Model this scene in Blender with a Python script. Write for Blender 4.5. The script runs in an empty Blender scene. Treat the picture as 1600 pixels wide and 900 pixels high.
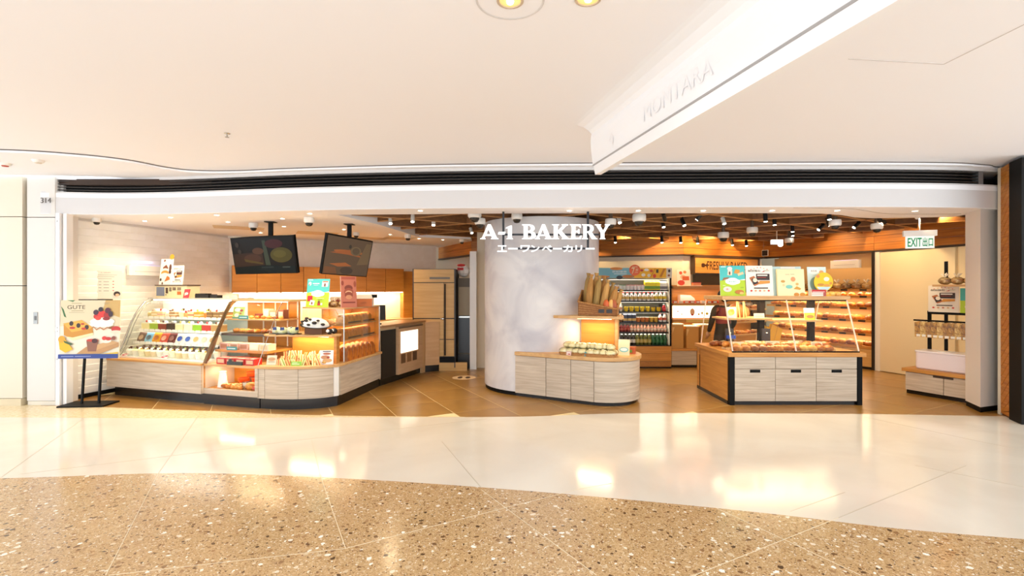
import bpy, bmesh, math, random
from mathutils import Vector, Matrix
random.seed(7)
SC = bpy.context.scene
COL = SC.collection
# ------------------------------------------------------------------ camera, world, light, exposure
cam = bpy.data.cameras.new('camera'); cam.lens = 17.1; cam.sensor_width = 36; cam.clip_start = .05
co = bpy.data.objects.new('camera', cam); COL.objects.link(co)
co.location = (0, 0, 1.6); co.rotation_euler = (math.pi/2, 0, 0); SC.camera = co
wd = bpy.data.worlds.new('world'); SC.world = wd; wd.use_nodes = True
bg = wd.node_tree.nodes['Background']; bg.inputs[0].default_value = (.82, .91, 1, 1); bg.inputs[1].default_value = 1.75
SC.view_settings.view_transform = 'Standard'; SC.view_settings.look = 'None'
SC.view_settings.gamma = 1; SC.view_settings.use_curve_mapping = False
SC.view_settings.exposure = 0.8
def lamp(name, kind, loc, power, color=(1, .9, .78), size=.2, size_y=None, rot=(0, 0, 0), spot=None, blend=.5):
    l = bpy.data.lights.new(name, kind); l.energy = power; l.color = color
    if kind == 'AREA':
        l.size = size
        if size_y: l.shape = 'RECTANGLE'; l.size_y = size_y
        else: l.shape = 'DISK'
    else:
        l.shadow_soft_size = size
    if spot: l.spot_size = math.radians(spot); l.spot_blend = blend
    o = bpy.data.objects.new(name, l); COL.objects.link(o); o.location = loc; o.rotation_euler = rot
    return o
NEU = (1, .93, .85); WARM = (1, .78, .48); WARMER = (1, .68, .33)
# mall corridor downlights (two of them are in view at the top of the picture)
HALL = [(-.01, 2.64), (.41, 2.62), (-3.6, 2.2), (3.9, 2.2), (-6.3, 3.4), (-3.6, -.3), (0, -.3), (3.9, -.3)]
for x, y in HALL:
    lamp('corridor_downlight_lamp', 'SPOT', (x, y, 3.12), 22 if abs(x) < 1 else 31, (.86, .93, 1), .02, spot=150, blend=.9)

# ------------------------------------------------------------------ materials
def lin(c):
    if isinstance(c, str): c = tuple(int(c[i:i+2], 16) for i in (0, 2, 4))
    return tuple((x/255/12.92 if x/255 <= .04045 else ((x/255+.055)/1.055)**2.4) for x in c) + (1,)
MC = {}
def mat(c, rough=.5, metal=0, emit=0, spec=.5, alpha=1):
    k = (c, rough, metal, emit, spec, alpha)
    if k in MC: return MC[k]
    m = bpy.data.materials.new('plain_%s' % (c if isinstance(c, str) else 'c')); m.use_nodes = True
    b = m.node_tree.nodes['Principled BSDF']; b.inputs['Base Color'].default_value = lin(c)
    b.inputs['Roughness'].default_value = rough; b.inputs['Metallic'].default_value = metal
    b.inputs['Specular IOR Level'].default_value = spec; b.inputs['Alpha'].default_value = alpha
    if emit:
        b.inputs['Emission Color'].default_value = lin(c); b.inputs['Emission Strength'].default_value = emit
    MC[k] = m; return m
def nodes(name):
    m = bpy.data.materials.new(name); m.use_nodes = True
    t = m.node_tree; return m, t, t.nodes['Principled BSDF']
def nd(t, typ, **kw):
    n = t.nodes.new(typ)
    for k, v in kw.items():
        if k.startswith('i_'): n.inputs[int(k[2:])].default_value = v
        else: setattr(n, k, v)
    return n
def ramp(t, stops, src):
    r = t.nodes.new('ShaderNodeValToRGB'); e = r.color_ramp.elements
    while len(e) < len(stops): e.new(.5)
    for el, (p, c) in zip(e, stops): el.position = p; el.color = lin(c) if not isinstance(c, float) else (c, c, c, 1)
    t.links.new(src, r.inputs[0]); return r
def grain(name, c1, c2, scale=(1.5, 18, 18), rough=.45, bump=.02, coord='Object', detail=4):
    m, t, b = nodes(name)
    tc = nd(t, 'ShaderNodeTexCoord'); mp = nd(t, 'ShaderNodeMapping'); mp.inputs['Scale'].default_value = scale
    oi = nd(t, 'ShaderNodeObjectInfo'); add = nd(t, 'ShaderNodeVectorMath', operation='ADD')
    sc = nd(t, 'ShaderNodeVectorMath', operation='SCALE'); sc.inputs['Scale'].default_value = 37
    cb = nd(t, 'ShaderNodeCombineXYZ')
    for i in range(3): t.links.new(oi.outputs['Random'], cb.inputs[i])
    t.links.new(cb.outputs[0], sc.inputs[0]); t.links.new(tc.outputs[coord], add.inputs[0]); t.links.new(sc.outputs[0], add.inputs[1])
    t.links.new(add.outputs[0], mp.inputs[0])
    n = nd(t, 'ShaderNodeTexNoise'); n.inputs['Scale'].default_value = 1.6; n.inputs['Detail'].default_value = detail; n.inputs['Distortion'].default_value = .6
    t.links.new(mp.outputs[0], n.inputs['Vector'])
    r = ramp(t, [(.3, c1), (.7, c2)], n.outputs['Fac']); t.links.new(r.outputs[0], b.inputs['Base Color'])
    b.inputs['Roughness'].default_value = rough
    if bump:
        bp = nd(t, 'ShaderNodeBump'); bp.inputs['Strength'].default_value = bump * 4; bp.inputs['Distance'].default_value = .01
        t.links.new(n.outputs['Fac'], bp.inputs['Height']); t.links.new(bp.outputs[0], b.inputs['Normal'])
    return m
def glassy(name, tint='ffffff', gloss=.10, rough=.02):
    m, t, b = nodes(name); t.nodes.remove(b)
    out = t.nodes['Material Output']
    tr = nd(t, 'ShaderNodeBsdfTransparent'); tr.inputs[0].default_value = lin(tint)
    gl = nd(t, 'ShaderNodeBsdfGlossy'); gl.inputs['Roughness'].default_value = rough
    lw = nd(t, 'ShaderNodeLayerWeight'); lw.inputs[0].default_value = .25
    mu = nd(t, 'ShaderNodeMath', operation='MULTIPLY_ADD'); mu.inputs[1].default_value = gloss*2; mu.inputs[2].default_value = gloss * .12
    t.links.new(lw.outputs['Fresnel'], mu.inputs[0])
    mx = nd(t, 'ShaderNodeMixShader'); t.links.new(mu.outputs[0], mx.inputs[0]); t.links.new(tr.outputs[0], mx.inputs[1]); t.links.new(gl.outputs[0], mx.inputs[2])
    t.links.new(mx.outputs[0], out.inputs[0]); return m
def mottled(name, c1, c2, scale=3, rough=.6, bump=.1, lo=.35, hi=.65, detail=6):
    m, t, b = nodes(name); tc = nd(t, 'ShaderNodeTexCoord')
    n = nd(t, 'ShaderNodeTexNoise'); n.inputs['Scale'].default_value = scale; n.inputs['Detail'].default_value = detail; n.inputs['Distortion'].default_value = .8
    t.links.new(tc.outputs['Object'], n.inputs['Vector'])
    r = ramp(t, [(lo, c1), (hi, c2)], n.outputs['Fac']); t.links.new(r.outputs[0], b.inputs['Base Color'])
    b.inputs['Roughness'].default_value = rough
    if bump:
        bp = nd(t, 'ShaderNodeBump'); bp.inputs['Strength'].default_value = bump; bp.inputs['Distance'].default_value = .02
        t.links.new(n.outputs['Fac'], bp.inputs['Height']); t.links.new(bp.outputs[0], b.inputs['Normal'])
    return m
def terrazzo():
    m, t, b = nodes('terrazzo'); tc = nd(t, 'ShaderNodeTexCoord')
    ns = nd(t, 'ShaderNodeTexNoise'); ns.inputs['Scale'].default_value = 26; t.links.new(tc.outputs['Object'], ns.inputs['Vector'])
    mx = nd(t, 'ShaderNodeMixRGB'); mx.inputs[0].default_value = .035
    t.links.new(tc.outputs['Object'], mx.inputs[1]); t.links.new(ns.outputs['Color'], mx.inputs[2])
    base = nd(t, 'ShaderNodeTexNoise'); base.inputs['Scale'].default_value = 90; base.inputs['Detail'].default_value = 3
    t.links.new(tc.outputs['Object'], base.inputs['Vector'])
    cur = ramp(t, [(.3, 'a98556'), (.55, 'c4a071'), (.75, 'd2b286')], base.outputs['Fac']).outputs[0]
    for s, dmax, stops in ((125, .42, [(.0, '5a3a1e'), (.25, '7d5732'), (.42, 'a8845a'), (.6, 'bd9a6c'), (.84, 'd8c09a'), (.93, 'efe4d0')]),
                           (52, .40, [(.0, '4a3220'), (.2, '6f4d2e'), (.36, '966c44'), (.6, 'b8946a'), (.8, 'd6bd98'), (.92, 'f4ecdc')]),
                           (24, .36, [(.0, '4f3824'), (.2, '7a5838'), (.36, 'a07850'), (.6, 'bc9a70'), (.8, 'dcc6a4'), (.92, 'f6efe2')])):
        v = nd(t, 'ShaderNodeTexVoronoi'); v.inputs['Scale'].default_value = s; t.links.new(mx.outputs[0], v.inputs['Vector'])
        sp = nd(t, 'ShaderNodeSeparateColor'); t.links.new(v.outputs['Color'], sp.inputs[0])
        r = ramp(t, stops, sp.outputs[0])
        # which cells hold a chip, and how far the chip reaches from its seed
        size = nd(t, 'ShaderNodeMath', operation='MULTIPLY_ADD'); size.inputs[1].default_value = dmax; size.inputs[2].default_value = .14
        pick = nd(t, 'ShaderNodeMath', operation='GREATER_THAN'); pick.inputs[1].default_value = {125: .3, 52: .5, 24: .7}[s]
        t.links.new(sp.outputs[1], pick.inputs[0]); t.links.new(sp.outputs[2], size.inputs[0])
        lt = nd(t, 'ShaderNodeMath', operation='LESS_THAN'); t.links.new(v.outputs['Distance'], lt.inputs[0]); t.links.new(size.outputs[0], lt.inputs[1])
        ml = nd(t, 'ShaderNodeMath', operation='MULTIPLY'); t.links.new(lt.outputs[0], ml.inputs[0]); t.links.new(pick.outputs[0], ml.inputs[1])
        k = nd(t, 'ShaderNodeMixRGB'); t.links.new(ml.outputs[0], k.inputs[0]); t.links.new(cur, k.inputs[1]); t.links.new(r.outputs[0], k.inputs[2]); cur = k.outputs[0]
    t.links.new(cur, b.inputs['Base Color']); b.inputs['Roughness'].default_value = .16; return m

WHITE = mat('ddd6cd', .55); CEIL = mat('f5f3f4', .7); FASC = mat('d6d2d0', .4)
CREAM = mat('efe3cd', .6); BLACK = mat('0d0c0b', .55, 0, 0, .15); CHAR = mat('2a2320', .5, 0, 0, .2)
METAL = mat('b9b5ae', .25, 1); CHROME = mat('d8d4cc', .12, 1); GOLD = mat('8a6a45', .3, .8)
OAKG = grain('grey_oak', 'b39f88', 'd0bfa8', (1.3, 1.3, 24), .5)
OAK = grain('honey_oak', 'b87a34', 'd2954a', (1.2, 1.2, 20), .45)
OAKT = grain('pale_oak_top', 'c4935a', 'd8ac70', (1.2, 16, 16), .4)
OAKV = grain('veneer', 'c99a55', 'd8ac6c', (1.0, 1.0, 14), .45)
AMBER = grain('amber_veneer', 'bd7620', 'cf8a32', (1.0, 1.0, 10), .45)
PLANK = grain('cedar_plank', 'a85e18', 'cc8432', (.9, .9, 26), .5)
LATT = grain('lattice_wood', '6b431f', '87582c', (1.0, 14, 14), .6)
WICK = grain('wicker', '8c5524', 'c08a4c', (30, 30, 60), .7, .08)
PLASTER = mottled('plaster', 'b9b4b8', 'dcd7d4', 1.5, .5, .12, .32, .62)
MARBLE = mottled('cream_stone', 'dcd1c0', 'e4dbcb', 1.2, .13, 0)
STRIP = mottled('tan_stone', 'd9bf92', 'e8d5ae', 30, .25, 0)
TILE = mottled('brown_tile', '93682c', 'a77b3a', 1.3, .28, .03)
TERR = terrazzo()
GLASS = glassy('clear_glass', 'fbfdfa'); FILM = glassy('clear_film', 'fffdf8', .35, .15)
LED = mat('fff6e6', .5, 0, 6); LEDW = mat('ffe2a8', .5, 0, 7); BULB = mat('fff4df', .5, 0, 14)
FOOD = {}
def bread(c1, c2): # baked crust, darker on some spots
    k = (c1, c2)
    if k not in FOOD: FOOD[k] = mottled('crust', c1, c2, 22, .45, .25)
    return FOOD[k]

# ------------------------------------------------------------------ mesh building
class MB:
    def __init__(s): s.v = []; s.f = []; s.m = []; s.mats = []
    def mi(s, m):
        if m not in s.mats: s.mats.append(m)
        return s.mats.index(m)
    def add(s, vs, fs, m):
        o = len(s.v); s.v += [tuple(p) for p in vs]; k = s.mi(m)
        for f in fs: s.f.append(tuple(i + o for i in f)); s.m.append(k)
        return s
    def box(s, x0, y0, z0, x1, y1, z1, m):
        vs = [(x, y, z) for z in (z0, z1) for y in (y0, y1) for x in (x0, x1)]
        return s.add(vs, [(0, 2, 3, 1), (4, 5, 7, 6), (0, 1, 5, 4), (2, 6, 7, 3), (0, 4, 6, 2), (1, 3, 7, 5)], m)
    def rbox(s, x0, y0, z0, x1, y1, z1, m, r=.01, n=3):  # box with rounded vertical edges
        p = []
        for cx, cy, a in ((x1-r, y1-r, 0), (x0+r, y1-r, 90), (x0+r, y0+r, 180), (x1-r, y0+r, 270)):
            for i in range(n+1):
                t = math.radians(a + 90*i/n); p.append((cx + r*math.cos(t), cy + r*math.sin(t)))
        return s.prism(p, z0, z1, m)
    def prism(s, poly, z0, z1, m):
        n = len(poly); vs = [(x, y, z0) for x, y in poly] + [(x, y, z1) for x, y in poly]
        fs = [tuple(range(n))[::-1], tuple(range(n, 2*n))] + [(i, (i+1) % n, n+(i+1) % n, n+i) for i in range(n)]
        return s.add(vs, fs, m)
    def extr(s, pts, vec, m):  # planar 3d polygon pushed along a vector
        n = len(pts); v = Vector(vec); vs = [tuple(p) for p in pts] + [tuple(Vector(p)+v) for p in pts]
        return s.add(vs, [tuple(range(n))[::-1], tuple(range(n, 2*n))] + [(i, (i+1) % n, n+(i+1) % n, n+i) for i in range(n)], m)
    def ribbon(s, path, dy, z0, z1, m):
        return s.prism(list(path) + [(x, y+dy) for x, y in reversed(path)], z0, z1, m)
    def lathe(s, prof, c, m, seg=14, sx=1, sy=1, cap=True):
        vs = []; fs = []; n = len(prof)
        for r, z in prof:
            for i in range(seg):
                a = 2*math.pi*i/seg; vs.append((c[0]+r*sx*math.cos(a), c[1]+r*sy*math.sin(a), c[2]+z))
        for j in range(n-1):
            for i in range(seg):
                k = (i+1) % seg; fs.append((j*seg+i, j*seg+k, (j+1)*seg+k, (j+1)*seg+i))
        if cap: fs.append(tuple(range(seg))[::-1]); fs.append(tuple((n-1)*seg+i for i in range(seg)))
        return s.add(vs, fs, m)
    def ell(s, c, r, m, seg=12, ring=7):
        pr = [(max(.02, math.sin(math.pi*j/ring)), -math.cos(math.pi*j/ring)) for j in range(ring+1)]
        vs = []; fs = []
        for q, z in pr:
            for i in range(seg):
                a = 2*math.pi*i/seg; vs.append((c[0]+r[0]*q*math.cos(a), c[1]+r[1]*q*math.sin(a), c[2]+r[2]*z))
        for j in range(ring):
            for i in range(seg):
                k = (i+1) % seg; fs.append((j*seg+i, j*seg+k, (j+1)*seg+k, (j+1)*seg+i))
        return s.add(vs, fs, m)
    def tube(s, pts, r, m, seg=8, rs=None):
        pts = [Vector(p) for p in pts]; vs = []; fs = []; n = len(pts)
        for j, p in enumerate(pts):
            d = (pts[min(j+1, n-1)] - pts[max(j-1, 0)]).normalized()
            u = d.cross(Vector((0, 0, 1)));
            if u.length < .05: u = d.cross(Vector((0, 1, 0)))
            u.normalize(); w = u.cross(d); q = rs[j] if rs else r
            for i in range(seg):
                a = 2*math.pi*i/seg; vs.append(p + u*q*math.cos(a) + w*q*math.sin(a))
        for j in range(n-1):
            for i in range(seg):
                k = (i+1) % seg; fs.append((j*seg+i, j*seg+k, (j+1)*seg+k, (j+1)*seg+i))
        fs += [tuple(range(seg))[::-1], tuple((n-1)*seg+i for i in range(seg))]
        return s.add(vs, fs, m)
    def bar(s, a, b, w, h, m):  # square bar between two points
        a = Vector(a); b = Vector(b); d = (b-a).normalized(); u = d.cross(Vector((0, 0, 1)))
        if u.length < .05: u = Vector((1, 0, 0))
        u.normalize(); q = u.cross(d); vs = []
        for p in (a, b):
            for i, j in ((-1, -1), (1, -1), (1, 1), (-1, 1)): vs.append(p + u*w/2*i + q*h/2*j)
        return s.add(vs, [(0, 1, 2, 3), (7, 6, 5, 4), (0, 4, 5, 1), (1, 5, 6, 2), (2, 6, 7, 3), (3, 7, 4, 0)], m)
    def data(s, name, smooth=None):
        me = bpy.data.meshes.new(name); me.from_pydata(s.v, [], s.f)
        for m in s.mats: me.materials.append(m)
        me.polygons.foreach_set('material_index', s.m)
        bm = bmesh.new(); bm.from_mesh(me); bmesh.ops.recalc_face_normals(bm, faces=bm.faces); bm.to_mesh(me); bm.free()
        if smooth:
            me.polygons.foreach_set('use_smooth', [True]*len(me.polygons))
            if smooth < 180: me.set_sharp_from_angle(angle=math.radians(smooth))
        me.update(); return me
    def build(s, name, parent=None, smooth=None, bevel=0, loc=None, rz=0):
        o = bpy.data.objects.new(name, s.data(name, smooth)); COL.objects.link(o)
        if parent: o.parent = parent
        if loc: o.location = loc
        if rz: o.rotation_euler.z = rz
        if bevel:
            b = o.modifiers.new('bevel', 'BEVEL'); b.width = bevel; b.segments = 2; b.limit_method = 'ANGLE'
        return o
    def world(s, name, parent, **kw):  # coordinates given in the world, parent an unrotated Empty
        L = parent.location; s.v = [(x-L.x, y-L.y, z-L.z) for x, y, z in s.v]; return s.build(name, parent, **kw)
def tag(o, label=None, cat=None, group=None, kind=None):
    if label: o['label'] = label
    if cat: o['category'] = cat
    if group: o['group'] = group
    if kind: o['kind'] = kind
    return o
def empty(name, loc, rz=0, label=None, cat=None, group=None):
    o = bpy.data.objects.new(name, None); COL.objects.link(o); o.location = loc; o.rotation_euler.z = rz
    o.empty_display_size = .1; return tag(o, label, cat, group)
def put(me, name, loc, rz=0, label=None, cat=None, group=None, sc=1, parent=None, rx=0, ry=0):
    o = bpy.data.objects.new(name, me); COL.objects.link(o); o.location = loc; o.rotation_euler = (rx, ry, rz)
    o.scale = (sc, sc, sc) if not isinstance(sc, tuple) else sc
    if parent: o.parent = parent
    return tag(o, label, cat, group)
def clone(root, loc, rz, label, group=None, cat=None):
    r = root.copy(); COL.objects.link(r); r.location = loc; r.rotation_euler.z = rz; tag(r, label, cat, group)
    for ch in root.children:
        c = ch.copy(); COL.objects.link(c); c.parent = r
        for g in ch.children:
            d = g.copy(); COL.objects.link(d); d.parent = c
    return r
def struct(o, label=None): return tag(o, label, None, None, 'structure')
def smoothpath(P, n=8):
    out = []
    for i in range(len(P)-1):
        p0 = P[max(i-1, 0)]; p1 = P[i]; p2 = P[i+1]; p3 = P[min(i+2, len(P)-1)]
        for k in range(n):
            t = k/n; out.append(tuple(.5*((2*p1[j]) + (-p0[j]+p2[j])*t + (2*p0[j]-5*p1[j]+4*p2[j]-p3[j])*t*t + (-p0[j]+3*p1[j]-3*p2[j]+p3[j])*t**3) for j in range(len(p1))))
    out.append(tuple(P[-1])); return out
def frame(o, u, v, z=0):  # a point in the frame of an Empty turned about z
    a = o.rotation_euler.z; L = o.location
    return (L.x + u*math.cos(a) - v*math.sin(a), L.y + u*math.sin(a) + v*math.cos(a), L.z + z)
ORD = ['', 'first', 'second', 'third', 'fourth', 'fifth', 'sixth', 'seventh', 'eighth', 'ninth', 'tenth', 'eleventh', 'twelfth', 'thirteenth', 'fourteenth', 'fifteenth', 'sixteenth', 'seventeenth', 'eighteenth', 'nineteenth', 'twentieth', 'twenty-first', 'twenty-second', 'twenty-third', 'twenty-fourth', 'twenty-fifth']
TX = {}
def text(body, h, m, ext=.001, maxw=None, bold=0):  # flat lettering centred on its own middle, in the xz plane, facing -y
    c = bpy.data.curves.new('lettering', 'FONT'); c.body = body; c.align_x = 'CENTER'; c.resolution_u = 3; c.offset = bold
    o = bpy.data.objects.new('lettering', c); COL.objects.link(o); bpy.context.view_layer.update()
    me = bpy.data.meshes.new_from_object(o.evaluated_get(bpy.context.evaluated_depsgraph_get()))
    vs = [tuple(v.co) for v in me.vertices]; fs = [tuple(p.vertices) for p in me.polygons]
    bpy.data.objects.remove(o); bpy.data.curves.remove(c); bpy.data.meshes.remove(me)
    if not vs: return [], []
    x0 = min(v[0] for v in vs); x1 = max(v[0] for v in vs); y0 = min(v[1] for v in vs); y1 = max(v[1] for v in vs)
    k = h/max(y1-y0, 1e-6); kx = k
    if maxw: kx = maxw/(x1-x0)
    return [((x-(x0+x1)/2)*kx, 0, (y-(y0+y1)/2)*k) for x, y, z in vs], fs
def print_on(mb, w, h, shapes, y=0):  # flat print in the board's own plane; later shapes lie on earlier ones
    for i, s in enumerate(shapes):
        yy = y - .0004*(i+1); m = mat(s[-1], .5)
        X = lambda u: (u-.5)*w
        if s[0] == 'r': mb.add([(X(s[1]), yy, s[2]*h), (X(s[3]), yy, s[2]*h), (X(s[3]), yy, s[4]*h), (X(s[1]), yy, s[4]*h)], [(0, 1, 2, 3)], m)
        elif s[0] == 'e': mb.add([(X(s[1])+s[3]*w*math.cos(a*math.pi/9), yy, s[2]*h+s[4]*h*math.sin(a*math.pi/9)) for a in range(18)], [tuple(range(18))], m)
        elif s[0] == 'p': mb.add([(X(u), yy, v*h) for u, v in s[1]], [tuple(range(len(s[1])))], m)
        elif s[0] == 't':
            vs, fs = text(s[1], s[4]*h, m, maxw=s[5]*w if s[5] else None)
            mb.add([(x+X(s[2]), yy, z+s[3]*h) for x, _, z in vs], fs, m)
def poster(name, w, h, shapes, label, cat, loc, rz=0, tilt=0, base='ffffff', thick=.008, group=None):
    o = MB().box(-w/2, 0, 0, w/2, thick, h, mat(base, .45)).build(name); o.location = loc; o.rotation_euler = (-tilt, 0, rz)
    tag(o, label, cat, group)
    if shapes:
        mb = MB(); print_on(mb, w, h, shapes); mb.build('printed_picture', o)
    return o
# ------------------------------------------------------------------ the setting: corridor
FP = smoothpath([(-6.42, 6.62), (-5.6, 6.72), (-4.55, 6.65), (-2.77, 6.37), (-1.31, 6.22), (0, 6.15), (2.41, 6.10), (4.22, 6.08), (5.5, 6.12), (6.3, 6.24)])
CP = smoothpath([(-9.5, 5.35), (-7.5, 5.35), (-5.75, 5.46), (-5.05, 5.65), (-4.66, 5.9), (-4.45, 6.25), (-4.2, 6.42), (-3.64, 6.44), (-2.74, 6.3), (-.8, 6.11), (2.37, 6.02), (5.15, 6.02), (5.98, 6.14), (6.6, 6.3), (9.5, 6.4)])
struct(MB().prism(CP + [(9.5, -1.2), (-9.5, -1.2)], 3.16, 3.3, CEIL).build('ceiling_corridor'), 'white corridor ceiling with a curved edge')  # unseen rear cut short so world light reaches the ceiling
struct(MB().ribbon(CP, 1.2, 3.125, 3.17, CEIL).build('ceiling_edge'), 'lower white ceiling strip along the shop front')
struct(MB().ribbon([(x, y-.004) for x, y in CP], .02, 3.148, 3.159, mat('6b6058', .6)).build('trim_1'), 'thin dark strip painted as the shadow gap at the ceiling edge')  # shade of the ceiling step painted as a dark strip
struct(MB().ribbon(FP, .14, 2.62, 2.84, FASC).ribbon([(x, y+.012) for x, y in FP], .128, 2.84, 2.92, FASC).ribbon([(x, y+.015) for x, y in FP], .1, 3.09, 3.13, FASC).build('trim_2'), 'white curved fascia above the shop opening')
g = empty('air_grille', (0, 6.2, 2.92), 0, 'long black slatted air grille above the white fascia', 'air grille')
GP = [p for p in FP if -6.35 < p[0] < 6.0]
MB().ribbon([(x, y+.11) for x, y in GP], .02, 2.92, 3.09, BLACK).world('backing', g)
for z in (2.945, 2.985, 3.025, 3.065):
    MB().ribbon([(x, y+.03) for x, y in GP], .06, z, z+.009, mat('3a322d', .4)).world('slat', g)
for e in (0, -1):
    x, y = GP[e]; MB().box(x-.03, y+.02, 2.92, x+.03, y+.12, 3.09, mat('8d9194', .4, .6)).world('end_plate', g)
# floors
TB = smoothpath([(-9.5, 3.85), (-6.5, 3.98), (-4.3, 4.08), (-3.03, 4.19), (-2.19, 4.16), (-1.06, 4.03), (0, 3.85), (.96, 3.65), (1.81, 3.445), (2.55, 3.23), (3.26, 3.09), (5, 2.75), (9.5, 2.0)])
MBK = smoothpath([(-9.5, 6.02), (-6.3, 6.0), (-4.2, 5.96), (-2.4, 6.0), (0, 6.03), (1.6, 6.2), (4.45, 6.16), (6.0, 6.06), (7.5, 6.0), (9.5, 6.0)])
SHP = smoothpath([(-9.5, 6.7), (-6.3, 6.6), (-5.0, 6.45), (-3.8, 6.3), (-2.4, 6.1), (-.6, 6.035)])
fl = struct(MB().prism(TB + [(9.5, -1.0), (-9.5, -1.0)], -.05, .004, TERR).build('floor'), 'speckled tan terrazzo floor')  # unseen rear edge also cut short, letting world light up to the ceiling
fm = struct(MB().prism(TB[::-1] + MBK, -.05, .004, MARBLE).build('floor_marble'), 'polished cream stone floor band')
struct(MB().prism([(x, y-.01) for x, y in MBK if x < -.55] + SHP[::-1], -.05, .003, STRIP).build('floor_strip'), 'speckled tan stone strip along the shop front')
def fpt(x, y): Y = 1216/(y-450); return ((x-800)/760*Y, Y)
def joint(a, b, par, m, w=.0045):
    A = fpt(*a); B = fpt(*b); MB().bar((A[0], A[1], .0035), (B[0], B[1], .0035), w, .003, m).build('divider_strip', par)
JT = mat('dccbaa', .3); JM = mat('b9a88c', .3)
joint((165, 900), (247, 741), fl, JT); joint((247, 741), (310, 650), fm, JM, .004)
joint((500, 742), (540, 858), fl, JT); joint((487, 688), (500, 742), fm, JM, .004)
joint((170, 900), (540, 858), fl, JT, .004); joint((540, 858), (905, 765), fl, JT); joint((752, 766), (932, 900), fl, JT)
joint((0, 748), (130, 655), fm, JM, .004); joint((28, 742), (487, 686), fm, JM, .004); joint((487, 686), (760, 655), fm, JM, .004)
joint((690, 690), (752, 763), fm, JM, .004); joint((905, 765), (955, 756), fm, JM, .004)
joint((1085, 900), (1310, 810), fl, JT); joint((1310, 810), (1510, 728), fm, JM, .004); joint((1105, 788), (1345, 900), fl, JT)
joint((1350, 652), (1600, 705), fm, JM, .004); joint((1430, 728), (1600, 762), fm, JM, .004); joint((1235, 800), (1320, 770), fm, JM, .004)
# shop floor of separate tiles on a turned grid
fs_ = struct(MB().box(-7, 5.95, -.06, 9, 13, -.0015, mat('e8d3a0', .6)).build('floor_shop'), 'brown tiled shop floor')
ta = math.radians(28); ts = .69
tm = MB().box(-ts/2+.004, -ts/2+.004, -.02, ts/2-.004, ts/2-.004, 0, TILE).data('floor_tile')
for i in range(-16, 17):
    for j in range(-16, 17):
        u = (i+.5)*ts; v = (j+.5)*ts
        x = -2.0 + u*math.cos(ta) - v*math.sin(ta); y = 7.12 + u*math.sin(ta) + v*math.cos(ta)
        if y > 5.85 and y < 12.4 and x > -6.3 and x < 7.6 and not (y > 9 + (x+5.5)*.6 and x < -2): put(tm, 'floor_tile', (x, y, 0), ta, parent=fs_)
# left corridor wall and shop front jamb
wl = struct(MB().box(-9.5, 6.72, 0, -6.62, 6.9, 3.13, mat('3a352f', .8)).build('wall_corridor_left'), 'cream panelled corridor wall left of the shop')
PAN = mat('dfd2bc', .5)
for a, b in ((.1, 1.625), (1.635, 2.565), (2.575, 3.12)):
    MB().box(-9.4, 6.62, a, -6.665, 6.72, b, PAN).build('wall_panel', wl)
MB().box(-9.4, 6.60, 0, -6.665, 6.72, .095, mat('d8c7a6', .4)).build('wall_panel', wl)
pl = struct(MB().box(-6.58, 6.72, 0, -6.2, 6.95, 3.12, WHITE).build('wall_pier_left'), 'white pier left of the shop opening')
MB().box(-6.62, 6.64, .06, -6.24, 6.72, 2.56, WHITE).build('wall_panel', pl); MB().box(-6.62, 6.64, 2.57, -6.24, 6.72, 3.12, WHITE).build('wall_panel', pl)
MB().box(-6.615, 6.645, 0, -6.24, 6.72, .055, mat('e2d8c6', .5)).build('wall_panel', pl)
tr = struct(MB().box(-6.215, 6.62, 0, -6.16, 6.8, 2.62, mat('e8e4e0', .35, .2)).box(-6.15, 6.66, 0, -6.10, 6.76, 2.62, mat('f4f1ee', .3, .2)).build('trim_3'), 'white shutter rail at the left of the opening')
for z in (.62, 1.0, 1.05, 2.5): MB().box(-6.20, 6.612, z, -6.185, 6.62, z+.02, METAL).build('screw', tr)
t_ = empty('switch_plate', (-6.5, 6.64, 1.19), 0, 'small grey switch plate on the white left pier', 'switch')
MB().box(-.028, -.008, -.08, .028, 0, .08, mat('9a9893', .35, .7)).build('plate', t_); MB().box(-.012, -.012, -.03, .012, -.008, .03, mat('6b6a68', .4)).build('key_slot', t_)
vs, fs = text('314', .07, None); n_ = MB(); n_.add(vs, fs, mat('5a5048', .4)).add([(x, -.006, z) for x, y, z in vs], fs, mat('5a5048', .4))
tag(n_.build('unit_number', loc=(-6.33, 6.609, 2.79)), 'small dark shop number 314 on the white fascia', 'lettering')
# right pier, diagonal boarded end of the next wall
PR = [(6.17, 6.62), (6.01, 6.24), (6.39, 6.37), (6.95, 7.2), (6.75, 7.2)]
struct(MB().prism(PR, .07, 2.64, WHITE).build('wall_pier_right'), 'white angled pier right of the shop opening')
struct(MB().prism([(6.18, 6.62), (6.02, 6.25), (6.385, 6.378), (6.9, 7.2), (6.76, 7.2)], 0, .07, BLACK).build('baseboard_right'), 'black plinth of the white right pier')
struct(MB().prism([(6.42, 6.40), (6.43, 6.21), (7.3, 6.21), (7.3, 7.2), (6.99, 7.2)], 0, 3.13, mat('14110f', .8)).build('wall_gap_right'), 'dark gap beside the right pier')
wr = struct(MB().prism([(6.19, 6.14), (6.075, 5.92), (7.5, 5.92), (7.5, 6.14)], 0, 3.125, mat('5a3416', .7)).build('wall_corridor_right'), 'timber boarded corridor wall right of the shop')
struct(MB().prism([(6.19, 6.20), (6.165, 6.14), (7.4, 6.14), (7.4, 6.20)], 0, 3.125, mat('e8d9bf', .4)).build('trim_4'), 'pale metal edge strip beside the diagonal boards')
struct(MB().prism([(6.05, 5.92), (5.95, 5.68), (7.5, 5.68), (7.5, 5.92)], 0, 3.125, mat('171411', .6, 0, 0, .15)).build('trim_5'), 'black upright post at the right picture edge')
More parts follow.
